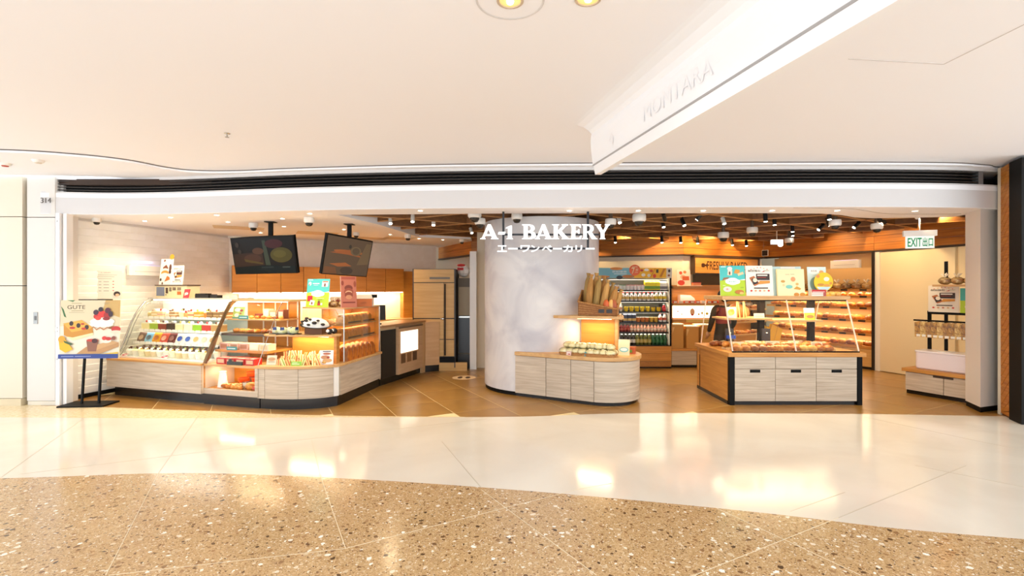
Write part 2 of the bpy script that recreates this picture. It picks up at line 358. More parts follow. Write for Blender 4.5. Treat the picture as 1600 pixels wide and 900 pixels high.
A = Vector((6.19, 6.14, 0)); B = Vector((6.075, 5.92, 0)); nn = Vector((-.886, .463, 0))
for k in range(-2, 27):
    z0 = .12*k; lo = lambda z: min(max(z, .03), 3.12)
    q = [A + Vector((0, 0, lo(z0))), B + Vector((0, 0, lo(z0+.22))), B + Vector((0, 0, lo(z0+.327))), A + Vector((0, 0, lo(z0+.107)))]
    if (q[2]-q[1]).length + (q[3]-q[0]).length < .05: continue
    MB().extr(q, nn*.018, PLANK).build('board', wr)
# hanging white fin under the ceiling
PF = [(.55, 3.165), (.62, 3.155), (.685, 3.135), (.735, 3.10), (.759, 3.068), (.752, 3.02), (.752, 2.977), (.757, 2.9), (.768, 2.81), (.795, 2.683), (.85, 2.683), (.85, 3.165)]
fin = empty('ceiling_fin', (.8, 4.65, 3.16), 0, 'long white curved blade hanging under the corridor ceiling', 'ceiling fin')
dv = Vector((.233, -1, 0))*5.6
MB().extr([(x, 4.65, z) for x, z in PF], dv, mat('f4f3f3', .45)).world('blade', fin)
MB().extr([(.772, 4.648, 2.765), (.766, 4.648, 2.775), (.776, 4.648, 2.775), (.782, 4.648, 2.765)], dv, mat('a8a6a6', .5)).world('groove', fin)
def on_fin(vs, Y, z, c, nm, fs):
    m = Matrix.Translation((.757 + .233*(4.65-Y) - .004, Y, z)) @ Matrix.Rotation(math.radians(-76.9), 4, 'Z')
    MB().add([tuple(m @ Vector(p)) for p in vs], fs, mat(c, .6)).world(nm, fin)
vs, fs = text('MOMTARA', .12, None); on_fin(vs, 3.25, 2.91, 'f1efef', 'lettering', fs)
vs, fs = text('↑', .12, None)
if vs: on_fin(vs, 4.2, 2.88, 'f1eeee', 'arrow', fs)
for a, b in (((2.29, 3.31), (3.01, 3.39)), ((3.01, 3.39), (3.06, 2.2)), ((3.06, 2.2), (2.32, 2.15))):
    struct(MB().bar((*a, 3.1595), (*b, 3.1595), .008, .003, mat('cfc8c4', .7)).build('trim_6'), 'fine joint of an access panel in the corridor ceiling')
def downlight(x, y, z, r, label, group, ring=False, big=False):
    o = empty('downlight', (x, y, z), 0, label, 'downlight', group)
    MB().lathe([(r*1.0, 0), (r*1.22, 0), (r*1.22, -.004), (r*1.0, -.006), (r*.97, -.002)], (0, 0, 0), mat('c9b49a', .35) if big else WHITE, 20, cap=False).build('trim_ring', o, 40)
    MB().lathe([(r*.97, -.001), (r*.5, -.003), (.004, -.003)], (0, 0, 0), BULB if not big else mat('e8c27a', .3, 0, .5), 20).build('lens', o)
    if big: MB().lathe([(r*.35, -.004), (r*.3, -.014), (.004, -.016)], (0, 0, 0), mat('fff4df', .5, 0, 2.5), 14).build('bulb', o)
    if ring: MB().lathe([(.175, 0), (.18, -.002), (.186, -.002), (.187, 0)], (0, 0, 0), mat('d6d2cf', .5), 36, cap=False).build('access_ring', o)
    return o
downlight(-.01, 2.64, 3.159, .06, 'round downlight with a wide ring in the corridor ceiling, left of two', 'corridor downlights', True, True)
downlight(.41, 2.62, 3.159, .06, 'round downlight in the corridor ceiling beside the hanging fin, right of two', 'corridor downlights', False, True)
def sprinkler(x, y, z, label):
    o = empty('sprinkler', (x, y, z), 0, label, 'sprinkler'); MB().lathe([(.03, 0), (.03, -.006), (.012, -.01)], (0, 0, 0), CHROME, 12).build('cover', o)
    MB().tube([(0, 0, -.008), (0, 0, -.04)], .007, METAL).lathe([(.02, -.04), (.02, -.043)], (0, 0, 0), METAL, 10).build('head', o)
sprinkler(-2.87, 4.9, 3.16, 'small metal sprinkler head in the white corridor ceiling')
for x, y, c, l in ((-5.65, 5.8, 'd9cdbb', 'round cream smoke detector near the left ceiling curve'), (-6.2, 5.95, 'b8432a', 'round detector with a red patch at the far left ceiling')):
    o = empty('smoke_detector', (x, y, 3.125), 0, l, 'detector'); MB().lathe([(.06, 0), (.06, -.012), (.045, -.03)], (0, 0, 0), mat('efe8de', .5), 18).build('base', o, 40); MB().lathe([(.035, -.03), (.03, -.04), (.005, -.042)], (0, 0, 0), mat(c, .5), 16).build('cap', o, 40)
# ------------------------------------------------------------------ the setting: shop shell
ceil_poly = [(x, y+.005) for x, y in FP] + [(6.3, 6.95), (5.26, 7.08), (4.93, 7.0), (4.6, 6.78), (4.24, 6.64), (3.5, 6.6), (0, 6.62), (-2.42, 6.75), (-2.14, 7.75), (-1.85, 9.7), (-.86, 10.1), (-.86, 12.9), (-6.7, 12.9), (-6.7, 6.9)]
ce = struct(MB().prism(ceil_poly, 2.615, 2.9, CEIL).build('ceiling'), 'white shop ceiling and soffit')
GR = smoothpath([((x-800)/760*Y, Y) for x, y in ((1240, 324), (1320, 325), (1350, 328), (1375, 332), (1400, 333.5), (1450, 334), (1502, 333)) for Y in (775/(450-y),)], 5)
MB().ribbon(GR, .008, 2.612, 2.616, mat('8f8272', .7)).build('groove', ce)
struct(MB().box(-7, 6.7, 3.02, 9, 13.4, 3.1, mat('38261a', .8)).build('ceiling_upper'), 'dark brown ceiling above the timber lattice')
for (a, b, c) in (((-3.6, 9.0), .7, .5), ((-4.6, 8.2), .75, .45), ((-2.9, 9.9), .7, .4), ((-2.3, 9.9), .6, .5)):
    MB().box(-b/2, -c/2, 0, b/2, c/2, .006, mat('d6c2a4', .6)).build('access_panel', ce, loc=(a[0], a[1], 2.611), rz=.5)
# left wall with split-face tile courses
WL0 = Vector((-6.3, 6.83)); WL1 = Vector((-5.5, 9.5)); LV = (WL1-WL0); LL = LV.length; la = math.atan2(LV.y, LV.x)
wlt = struct(MB().box(0, 0, 0, LL+.3, .15, 2.62, WHITE).build('wall_left', loc=(WL0.x-.03, WL0.y, 0), rz=la), 'white split-face tiled left wall')
SPLIT = mottled('split_tile', 'efeae0', 'f5f1ea', 3, .5, .1)
hz = .105
tl = MB().extr([(.0, 0, 0), (.0, -.010, .0), (.0, -.017, hz*.5), (.0, -.019, hz-.008), (.0, -.012, hz), (.0, 0, hz)], (.695, 0, 0), SPLIT).data('wall_tile')
for r in range(24):
    cuts = [0] + [q for q in (k*.695 - (r % 3)*.23 for k in range(6)) if .05 < q < LL-.05] + [LL]
    for x, x2 in zip(cuts, cuts[1:]):
        put(tl, 'wall_tile', (x, -random.uniform(0, .001), .06 + r*hz), random.uniform(-.003, .003), parent=wlt, sc=((x2-x)/.695, 1, 1))
MB().box(0, -.025, 0, LL, 0, .06, BLACK).build('skirting', wlt)
# back wall, left half
BA = math.atan2(2.0, 3.26)
bw = struct(MB().box(-.3, 0, 0, 4.3, .15, 2.62, mottled('pale_brick', 'ece5d8', 'f1ebe0', 6, .5, .05)).build('wall_back', loc=(-5.5, 9.5, 0), rz=BA), 'white back wall behind the serving counter')
struct(MB().box(-2.6, 12.2, 0, 2.5, 12.35, 3.0, CREAM).build('wall_back_passage'), 'pale wall at the end of the passage')
struct(MB().box(-.70, 9.75, 0, 1.7, 9.9, 2.9, mat('e9dcc3', .6)).build('wall_partition'), 'cream partition wall behind the plaster column')
struct(MB().box(-.83, 9.55, .0, -.70, 9.8, 2.32, mat('f2efeb', .4)).build('door_1'), 'white door frame post beside the plaster column')
# timber band bulkheads of planks, cream walls under them
def band(name, pts, z0, z1, n, thick=.1, label=None):
    root = struct(empty(name, (pts[0][0], pts[0][1], 0)), label)
    for a, b in zip(pts, pts[1:]):
        a = Vector(a); b = Vector(b); d = b-a; L = d.length; ang = math.atan2(d.y, d.x); h = (z1-z0)/n
        me = MB().box(.002, 0, .003, L-.002, thick, h-.003, PLANK).data('plank')
        for i in range(n):
            o = put(me, 'plank', (a.x-pts[0][0], a.y-pts[0][1], z0+i*h), ang, parent=root)
        put(MB().box(0, -.012, -.03, L, thick, 0, mat('3b2a1c', .5)).data('edge_strip'), 'edge_strip', (a.x-pts[0][0], a.y-pts[0][1], z0), ang, parent=root)
band('trim_7', [(.7, 11.7), (2.0, 11.1), (3.7, 10.5), (6.0, 11.6)], 2.33, 3.02, 5, label='timber plank band above the drinks fridge and bake window')
band('trim_8', [(6.0, 11.6), (7.04, 9.46), (7.49, 8.06), (7.75, 6.9)], 2.33, 3.02, 5, label='timber plank band along the right wall')
band('trim_9', [(-1.9, 12.3), (-.88, 10.5), (1.2, 10.4)], 2.33, 2.9, 4, label='timber plank band left of the plaster column')
struct(MB().prism([(.7, 11.8), (2.05, 11.18), (3.72, 10.6), (6.0, 11.68), (6.0, 11.9), (3.7, 10.9), (.7, 12.1)], 0, 2.33, mat('f1e7d3', .6)).build('wall_back_right'), 'cream wall behind the drinks fridge')
wr_ = struct(MB().prism([(6.5, 11.85), (7.45, 9.7), (7.08, 9.48), (7.55, 8.07), (7.8, 6.9), (8.0, 6.9), (7.8, 8.1), (7.6, 9.8), (6.6, 12.0)], 0, 2.33, mat('e6cfa4', .6)).build('wall_right'), 'cream right wall')
def along(a, b, t): return (a[0]+(b[0]-a[0])*t, a[1]+(b[1]-a[1])*t)
a = (7.07, 9.40); b = (7.46, 8.19); MB().prism([a, b, (b[0]+.05, b[1]), (a[0]+.05, a[1])], 0.01, 2.29, mat('ecdcb8', .5)).build('door_panel', wr_)
a = (7.475, 8.13); b = (7.72, 7.0); MB().prism([a, b, (b[0]+.05, b[1]), (a[0]+.05, a[1])], 0.01, 2.29, mat('ecdcb8', .5)).build('door_panel', wr_)
a = (7.04, 9.46); b = (7.075, 9.36); MB().prism([a, b, (b[0]+.08, b[1]), (a[0]+.08, a[1])], 0, 2.33, mat('f3ecdf', .5)).build('door_frame', wr_)
struct(MB().box(-7, 13.0, 0, 9, 13.1, 3.1, mat('a89a84', .8)).build('wall_rear'), 'plain rear wall')
# timber lattice ceiling
reg = [(-2.4, 6.85), (7.6, 6.75), (6.0, 11.55), (3.7, 10.55), (2.0, 11.15), (-.9, 10.4), (-1.85, 9.7)]
hull = [(-2.35, 6.85), (7.6, 6.75), (7.4, 8.06), (6.0, 11.5), (-.85, 11.2), (-1.85, 9.7)]
la_ = empty('timber_lattice', (2.5, 8.8, 2.66), 0, 'brown timber lattice of crossing blades under the dark ceiling', 'ceiling lattice')
edge_lit = grain('lattice_edge_lit', 'a8743c', 'c08a4e', (1, 14, 14), .5)  # paler blade wood, light on the lower edges put into its colour
def clip(p, d):
    t0, t1 = -50, 50; n = len(hull)
    for i in range(n):
        a = Vector(hull[i]); e = Vector(hull[(i+1) % n]) - a; nrm = Vector((-e.y, e.x))
        den = nrm.dot(d); num = nrm.dot(a-p)
        if abs(den) < 1e-9: continue
        t = num/den
        if den > 0: t0 = max(t0, t)
        else: t1 = min(t1, t)
    return t0, t1
for ang, sh in ((32, .15), (-30, .5)):
    d = Vector((math.cos(math.radians(ang)), math.sin(math.radians(ang)))); n = Vector((-d.y, d.x))
    for k in range(-9, 10):
        p = Vector((2.5, 8.8)) + n*(k+sh)*.92; t0, t1 = clip(p, d)
        if t1-t0 < .3: continue
        a = p+d*t0; b = p+d*t1
        MB().bar((a.x, a.y, 2.735), (b.x, b.y, 2.735), .035, .14, LATT).world('blade', la_)
        MB().bar((a.x, a.y, 2.66), (b.x, b.y, 2.66), .036, .012, edge_lit).world('blade_edge_lit', la_)  # pale strip stands for light caught along the blade bottom
# plaster column and serving counter share one axis
CD = Vector((.867, -.498)); CN = Vector((-.498, -.867))
def stad(c0, c1, r, n=14):
    a0 = math.atan2(CN.y, CN.x); out = []
    for i in range(n+1): a = a0 + math.pi*i/n; out.append((c1[0]+r*math.cos(a), c1[1]+r*math.sin(a)))
    for i in range(n+1): a = a0 + math.pi + math.pi*i/n; out.append((c0[0]+r*math.cos(a), c0[1]+r*math.sin(a)))
    return out
cA = (.06, 7.79); cB = (.817, 7.36); cC = (1.333, 7.06)
def ring(c, r, n=64): return [(c[0]+r*1.02*math.cos(2*math.pi*i/n), c[1]+r*.975*math.sin(2*math.pi*i/n)) for i in range(n)]
struct(MB().prism(ring((.485, 8.02), .915), .06, 2.655, PLASTER).build('wall_column', smooth=40), 'round white plaster column in the middle of the shop')
struct(MB().prism(ring((.485, 8.02), .90), 0, .06, BLACK).build('baseboard_column'), 'black plinth of the plaster column')
# ------------------------------------------------------------------ furniture
def offset(path, d):  # push an open path sideways (to its right for d > 0)
    out = []; n = len(path)
    for i, p in enumerate(path):
        a = Vector(path[max(i-1, 0)]); b = Vector(path[min(i+1, n-1)]); t = (b-a).normalized(); out.append((p[0]+t.y*d, p[1]-t.x*d))
    return out
def slab(path, d0, d1, z0, z1, m):  # a panel that follows a path
    return MB().prism(offset(path, d0) + offset(path, d1)[::-1], z0, z1, m)
def section(path, a, b):  # piece of a path between two fractions of its length
    L = [0]
    for p, q in zip(path, path[1:]): L.append(L[-1] + (Vector(q)-Vector(p)).length)
    def at(s):
        for i in range(len(L)-1):
            if L[i+1] >= s - 1e-9: t = (s-L[i])/max(L[i+1]-L[i], 1e-9); return along(path[i], path[i+1], t)
        return path[-1]
    s0 = a*L[-1]; s1 = b*L[-1]
    return [at(s0)] + [p for p, l in zip(path, L) if s0 < l < s1] + [at(s1)]
KICK = mat('12100e', .25)
# -- curved glass cake case
CA = empty('cake_display_case', (-6.0, 7.2, 0), math.atan2(-.30, .954), 'curved glass cake case on a grey oak base by the tiled wall', 'display case')
WA = 1.83
MB().box(.02, .10, 0, WA, .8, .15, KICK).build('plinth', CA)
MB().box(0, .02, .15, WA, .85, .56, mat('d8cbb5', .5)).build('body', CA); MB().box(0, 0, .15, WA, .02, .535, OAKG).build('front_panel', CA)
MB().box(0, -.005, .535, WA, .09, .562, OAK).build('top_rail', CA); MB().box(.02, .09, .56, WA, .84, .585, mat('e9e9e6', .2, .3)).build('deck', CA)
PA = [(.10, .575), (.15, .63), (.21, .75), (.27, .9), (.33, 1.06), (.40, 1.2), (.47, 1.30), (.54, 1.38), (.62, 1.43)]
def curved_glass(prof, u0, u1, par, t=.005, m=GLASS):
    mb = MB(); n = len(prof); vs = [(u0, v, z) for v, z in prof] + [(u1, v, z) for v, z in prof]
    mb.add(vs, [(i, i+1, n+i+1, n+i) for i in range(n-1)], m); return mb.build('front_glass', par, 60)
curved_glass(PA, .02, WA, CA)
for u in (.02, WA-.02):
    f = MB().tube([(u, v, z) for v, z in PA] + [(u, .86, 1.435)], .014, METAL if u < 1 else GOLD).build('edge_frame', CA, 60)
    if u < 1: MB().tube([(u, v+.05, z-.015) for v, z in PA], .006, METAL).build('inner_rail', f, 60)
MB().add([(.02, v, z) for v, z in PA] + [(.02, .84, 1.43), (.02, .84, .58)], [tuple(range(len(PA)+2))], GLASS).build('side_glass', CA)
MB().box(.02, .83, .585, WA, .85, 1.42, mat('dfe6d8', .35)).build('back_panel', CA); MB().box(0, .6, 1.42, WA, .9, 1.445, mat('cfc8bb', .3, .4)).build('top', CA)
MB().box(.1, .62, 1.405, WA-.06, .66, 1.42, LED).build('light_tube', CA)
SHA = [(1.155, .43), (.965, .36), (.78, .30)]
for z, v in SHA:
    s_ = MB().box(.12, v, z-.008, WA-.03, .83, z, mat('eef2ee', .1, 0)).build('shelf', CA); MB().box(.12, v-.006, z-.03, WA-.03, v, z+.004, mat('e9e6df', .3)).build('ticket_rail', s_)
    for k in range(14): MB().box(.16+k*.115, v-.010, z-.026, .24+k*.115, v-.006, z+.012, mat('fbf8f2', .5)).build('price_ticket', s_)
lamp('cake_case_lamp', 'AREA', frame(CA, .92, .55, 1.40), 2.0, (1, .98, .92), 1.6, .06, (0, 0, CA.rotation_euler.z))
for z, v in SHA: lamp('cake_shelf_lamp', 'AREA', frame(CA, .95, v+.04, z-.035), .8, (1, .98, .92), 1.6, .03, (0, 0, CA.rotation_euler.z))
# -- pastry case with lit niche
CB = empty('pastry_display_case', (-4.27, 6.70, 0), math.atan2(-.287, .958), 'bronze framed glass pastry case with a lit niche below', 'display case')
WB = .95
MB().box(0, .03, 0, WB, .8, .15, KICK).build('plinth', CB); MB().box(0, 0, .15, WB, .03, .225, OAKG).build('lower_panel', CB)
MB().box(0, .03, .15, WB, .8, .22, OAK).build('niche_floor', CB); MB().box(0, 0, .225, .03, .8, .53, OAK).build('niche_side', CB); MB().box(WB-.05, 0, .225, WB, .8, .53, OAKG).build('niche_side', CB)
MB().box(.03, .5, .225, WB-.05, .53, .53, AMBER).build('niche_back', CB); MB().box(0, 0, .53, WB, .8, .556, OAKT).build('deck', CB)
PB = [(.01, .56), (.12, .80), (.24, 1.04), (.34, 1.23), (.40, 1.33), (.44, 1.39), (.49, 1.415)]
curved_glass(PB, .02, WB, CB)
MB().prism([(0, 0), (.045, 0), (.045, .01), (0, .01)], 0, .001, GOLD).v
mb = MB()
for i in range(len(PB)-1):
    (v0, z0), (v1, z1) = PB[i], PB[i+1]; mb.add([(0, v0, z0), (.05, v0, z0), (.05, v1, z1), (0, v1, z1), (0, v0+.02, z0-.01), (.05, v0+.02, z0-.01), (.05, v1+.02, z1-.01), (0, v1+.02, z1-.01)], [(0, 1, 2, 3), (7, 6, 5, 4), (0, 4, 5, 1), (2, 6, 7, 3), (1, 5, 6, 2), (0, 3, 7, 4)], mat('7a5a38', .3, .7))
mb.build('edge_frame', CB); MB().tube([(WB-.01, v, z) for v, z in PB], .005, METAL).build('edge_frame', CB)
MB().box(0, .48, 1.405, WB+.08, .92, 1.43, mat('c9a36c', .35)).build('top', CB); MB().box(0, .78, .556, WB, .8, 1.405, AMBER).build('back_panel', CB)
for k in (.3, .52, .74, .92): MB().box(k, .765, .56, k+.018, .78, 1.4, mat('f6ead2', .4)).build('upright', CB)
for z, v, m in ((1.155, .38, OAKT), (.955, .27, mat('4a3320', .4)), (.735, .17, OAK)):
    MB().box(.04, v, z-.03 if z < 1 else z-.018, WB-.01, .77, z, m).build('shelf', CB)
MB().box(.1, .5, 1.395, WB, .54, 1.405, LEDW).build('light_tube', CB)
for z, v, p in ((1.39, .52, 2.2), (1.125, .42, 1.2), (.915, .31, 1.5), (.70, .2, 1.6)): lamp('pastry_case_lamp', 'AREA', frame(CB, .5, v, z), p, WARM, .8, .03, (0, 0, CB.rotation_euler.z))
lamp('niche_lamp', 'AREA', frame(CB, .45, .2, .52), 2.2, WARM, .7, .04, (0, 0, CB.rotation_euler.z))
# -- rounded sandwich counter and loaf case
FC = smoothpath([(-3.37, 6.44), (-3.1, 6.385), (-2.79, 6.385), (-2.52, 6.46), (-2.35, 6.60)], 6) + [(-2.335, 6.64), (-2.13, 7.9)]
SCN = empty('rounded_bakery_counter', (-2.8, 7.0, 0), 0, 'rounded grey oak counter with black plinth and lit upper shelf', 'counter')
inner = [(-2.75, 7.9), (-2.95, 7.45), (-3.15, 7.25)]
MB().prism(offset(FC, -.03) + inner, 0, .14, KICK).world('plinth', SCN); MB().prism(offset(FC, -.02) + inner, .14, .535, mat('cdbfa8', .5)).world('body', SCN)
arc = FC[:-2]
for a, b in ((0, .10), (.105, .52), (.525, .93)): slab(section(arc, a, b), 0, -.02, .14, .53, OAKG).world('front_panel', SCN, smooth=40)
slab(section(arc, .935, 1), 0, -.02, .14, .53, mat('eee8de', .3)).world('corner_strip', SCN)
slab([FC[-2], FC[-1]], 0, -.02, .14, .53, OAKG).world('side_panel', SCN)
MB().prism(offset(FC, .025) + inner, .535, .57, OAKT).world('worktop', SCN, bevel=.004)
MB().prism([(-3.42, 6.70), (-3.3, 6.60), (-2.42, 6.54), (-2.345, 6.68), (-2.36, 6.74), (-3.12, 7.18), (-3.42, 7.16)], .94, .966, OAKT).world('upper_shelf', SCN, bevel=.004)
MB().prism([(-3.15, 6.98), (-2.40, 6.72), (-2.39, 6.75), (-3.14, 7.01)], .57, .94, AMBER).world('lit_back_panel', SCN)
MB().box(-2.43, 6.64, .57, -2.395, 6.74, .94, OAK).world('shelf_support', SCN)
MB().bar((-3.1, 6.80, .935), (-2.5, 6.62, .935), .02, .01, LEDW).world('light_strip', SCN)
lamp('sandwich_shelf_lamp', 'AREA', (-2.78, 6.78, .93), 3, WARM, .75, .05, (math.radians(-18), 0, math.radians(-18)))
LC = empty('loaf_display_case', (-2.5, 7.4, .57), 0, 'clear glass loaf case on the end of the rounded counter', 'display case')
R0 = (-2.32, 6.72); R1 = (-2.145, 7.88); L1 = (-2.85, 7.95); L0 = (-3.12, 7.24)
MB().prism([R0, R1, L1, L0], 1.30, 1.318, mat('c9a070', .25, 0)).world('top', LC)
MB().extr([(*R0, .57), (*R1, .57), (*R1, 1.30), (*R0, 1.30)], (-.005, 0, 0), GLASS).world('side_glass', LC)
MB().extr([(*L0, .97), (*R0, .97), (*R0, 1.30), (*L0, 1.30)], (0, .005, 0), GLASS).world('front_glass', LC)
for p in (R0, R1): MB().box(p[0]-.006, p[1]-.006, .57, p[0]+.006, p[1]+.006, 1.30, METAL).world('corner_post', LC)
MB().prism([L1, R1, (R1[0], R1[1]+.02), (L1[0], L1[1]+.02)], .57, 1.3, AMBER).world('end_panel', LC)
MB().prism([(-2.75, 7.1), (-2.6, 7.9), (-2.63, 7.9), (-2.78, 7.1)], .57, 1.3, AMBER).world('back_panel', LC)
for z in (.86, 1.075):
    s_ = MB().prism([(-2.36, 6.80), (-2.19, 7.86), (-2.59, 7.86), (-2.74, 7.05)], z-.015, z, OAKT).world('shelf', LC)
    for k in range(2):
        p = along((-2.345, 6.85), (-2.18, 7.84), .08+.46*k); q = along((-2.345, 6.85), (-2.18, 7.84), .46+.46*k)
        MB().bar((p[0], p[1], z+.03), (q[0], q[1], z+.03), .004, .02, mat('3b2c22', .4)).world('tray_rail', LC)
for k in range(2):
    p = along((-2.335, 6.85), (-2.17, 7.84), .05+.5*k); q = along((-2.335, 6.85), (-2.17, 7.84), .42+.5*k)
    MB().bar((p[0], p[1], .595), (q[0], q[1], .595), .006, .045, mat('2b221c', .4)).world('price_rail', LC)
for z, p in ((1.295, 3.6), (1.055, 3.2), (.84, 4)): lamp('loaf_case_lamp', 'AREA', (-2.46, 7.35, z-.005), p, WARM, .24, .8, (0, 0, math.radians(-9)))
# -- register counter
RC = empty('register_counter', (-2.13, 7.92, 0), math.atan2(.949, .316), 'pale oak register counter with lit front panel and black side', 'counter')
MB().box(0, .03, 0, 1.43, .55, .11, KICK).build('plinth', RC); MB().box(0, .02, .11, 1.43, .55, .95, mat('d3b083', .5)).build('body', RC)
MB().box(.015, 0, .11, .44, .02, .90, mat('171513', .35)).build('black_panel', RC)
fp = MB().box(.455, -.04, .11, 1.30, .02, .93, grain('rose_laminate', 'c39a70', 'd0a880', (1, 1, 12), .45)).build('front_board', RC)
MB().box(.47, -.055, .90, 1.29, -.02, .925, mat('5d4630', .4)).build('lid', fp)
MB().box(.53, -.046, .47, 1.12, -.04, .84, mat('fff3dc', .5, 0, .8)).build('lit_panel', fp)
for k in range(3): MB().box(.54+k*.2, -.046, .29, .68+k*.2, -.04, .45, mat(['6b4a2c', '8a5f36', '5c4028'][k], .5)).build('menu_card', fp)
MB().box(1.31, -.03, .0, 1.42, .02, .95, mat('cfa676', .35, .1)).build('corner_post', RC); MB().prism([(1.43, -.02), (1.62, -.22), (1.75, -.1), (1.5, .3)], .0, .12, KICK).build('plinth', RC); MB().prism([(1.43, -.03), (1.62, -.23), (1.75, -.1), (1.5, .3)], .12, .95, grain('warm_laminate', 'c99a68', 'd6aa7a', (1, 1, 10), .4)).build('end_panel', RC)
MB().box(-.02, -.03, .95, 1.45, .58, .985, mat('a5764a', .3)).build('worktop', RC, bevel=.004)
# -- upper cabinets, splashback and back counter on the back wall
for k in range(8):
    t = .02 + k*.42; p = (-5.317+.853*t, 9.2+.523*t, 1.51)
    o = empty('upper_cabinet', p, BA, 'amber veneer wall cabinet over the back counter, %s from the left' % ORD[k+1], 'cabinet', 'wall cabinets behind the screens')
    MB().box(0, .02, 0, .418, .30, .52, AMBER).build('body', o); MB().box(.003, 0, .003, .415, .02, .517, AMBER).build('door', o)
    MB().box(.02, .03, -.012, .40, .06, 0, LED).build('light_strip', o)
    if k % 2 == 0: lamp('cabinet_strip_lamp', 'AREA', frame(o, .42, .1, -.02), 4.5, WARM, .8, .05, (math.radians(12), 0, BA))
o = empty('tall_cabinet', (-5.317+.853*3.39, 9.2+.523*3.39, 0), BA, 'tall amber veneer end cabinet beside the wood-fronted refrigerator', 'cabinet')
MB().box(0, .1, 0, .28, .5, 1.98, AMBER).build('body', o); MB().box(.004, .08, .1, .276, .1, 1.97, AMBER).build('door', o)
o = empty('back_counter', (-5.5+.853*.05+.18, 9.5+.523*.05-.31, 0), BA, 'low amber counter along the back wall under the cabinets', 'counter')
MB().box(.1, -.25, 0, 3.55, .3, .88, AMBER).build('body', o); MB().box(.08, -.27, .88, 3.57, .3, .92, mat('c99c60', .3)).build('worktop', o)
MB().box(.1, .3, .92, 3.5, .31, 1.5, mat('eadfca', .3)).build('splashback', o)
for k in range(6): MB().box(.11+k*.57, -.265, .1, .66+k*.57, -.25, .86, OAKV).build('door', o)
# -- wood-fronted refrigerator and dark appliance
o = empty('wood_fronted_refrigerator', (-1.92, 9.40, 0), 0, 'tall veneer refrigerator with black vertical handle in the passage', 'refrigerator')
MB().box(0, .03, .06, .82, .7, 1.97, mat('1c1612', .5)).build('body', o); MB().box(0, 0, .0, 1.05, .05, .16, OAKV).build('kickboard', o)
MB().box(.25, -.01, .16, .82, .03, .26, BLACK).build('vent', o)
MB().box(.02, 0, 1.71, .80, .03, 1.96, OAKV).build('top_panel', o); MB().box(.33, -.012, 1.77, .72, 0, 1.81, mat('5a4a3a', .3, .5)).build('recess_pull', o)
for a, b, z0, z1 in ((.02, .60, 1.02, 1.695), (.61, .80, 1.02, 1.695), (.02, .60, .615, 1.0), (.02, .60, .28, .60), (.61, .80, .28, .60), (.61, .80, .615, 1.0)):
    MB().box(a, 0, z0, b, .03, z1, OAKV).build('door', o)
MB().bar((.63, -.03, .30), (.63, -.03, 1.68), .022, .022, BLACK).build('handle', o); MB().ell((.58, -.03, 1.01), (.05, .03, .02), CHROME).build('latch', o)
MB().box(0, -.004, .06, .018, .03, 1.97, mat('3a3028', .4)).build('edge', o); MB().box(.805, -.004, .06, .825, .03, 1.97, mat('3a3028', .4)).build('edge', o)
o = empty('passage_appliance', (-1.085, 9.75, 0), 0, 'narrow khaki and black appliance between refrigerator and white door frame', 'appliance')
MB().box(0, .02, .1, .26, .5, 1.8, mat('6a5a44', .5)).build('body', o); MB().box(.015, 0, 1.05, .25, .02, 1.62, mat('a58c62', .4)).build('upper_door', o); MB().box(.015, 0, .30, .25, .02, 1.0, mat('1c1a18', .3)).build('lower_door', o)
MB().box(.02, -.02, 1.005, .24, .02, 1.035, METAL).build('handle', o); MB().box(0, .0, .0, .26, .04, .27, mat('2a241e', .4)).build('base', o)
# -- counter wrapped round the plaster column
o = CC = empty('column_counter', (1.0, 7.1, 0), 0, 'stadium shaped grey oak counter wrapped round the plaster column', 'counter')
c0 = (.30, 7.648); capn = 16; a0 = math.atan2(CN.y, CN.x)
def cpath(r, back=.6):
    p = [(c0[0]+CN.x*r, c0[1]+CN.y*r)]
    p += [(cC[0]+r*math.cos(a0+math.pi*i/capn), cC[1]+r*math.sin(a0+math.pi*i/capn)) for i in range(capn+1)]
    p += [(cC[0]-CN.x*r-CD.x*back, cC[1]-CN.y*r-CD.y*back)]; return p
def cpoly(r): p = cpath(r); return p
MB().prism(cpoly(.475), 0, .05, KICK).world('plinth', o); MB().prism(cpoly(.487), .05, .60, mat('cbbba3', .5)).world('body', o)
pp = cpath(.502)
for a, b in ((0, .148), (.151, .262), (.265, .362), (.365, .74), (.743, 1)): slab(section(pp, a, b), .003, -.016, .05, .60, OAKG).world('front_panel', o, smooth=40)
MB().prism(cpoly(.53), .607, .66, OAKT).world('worktop', o, bevel=.005)
def ax(s, w, base=cA): return (base[0]+CD.x*s+CN.x*w, base[1]+CD.y*s+CN.y*w)
P0 = (.87, 7.32)
MB().prism([(.60, 7.07), (.66, 6.99), (1.46, 6.75), (1.56, 6.79), (1.63, 7.15), (1.40, 7.45), (1.26, 7.45), (1.14, 7.30), (1.0, 7.19), (.8, 7.10)], 1.165, 1.205, OAKT).world('shelf', o, bevel=.004)
MB().prism([(1.03, 7.24), (1.47, 6.98), (1.49, 7.01), (1.05, 7.27)], .66, 1.165, AMBER).world('lit_back_panel', o); MB().prism([(1.47, 6.96), (1.51, 6.94), (1.54, 6.99), (1.50, 7.01)], .66, 1.165, OAKT).world('shelf_support', o)
MB().bar((.95, 7.06, 1.16), (1.40, 6.86, 1.16), .02, .01, LEDW).world('light_strip', o)
lamp('counter_shelf_lamp', 'AREA', (1.19, 7.0, 1.15), 3.2, WARM, .5, .04, (math.radians(-20), 0, math.radians(-30)))
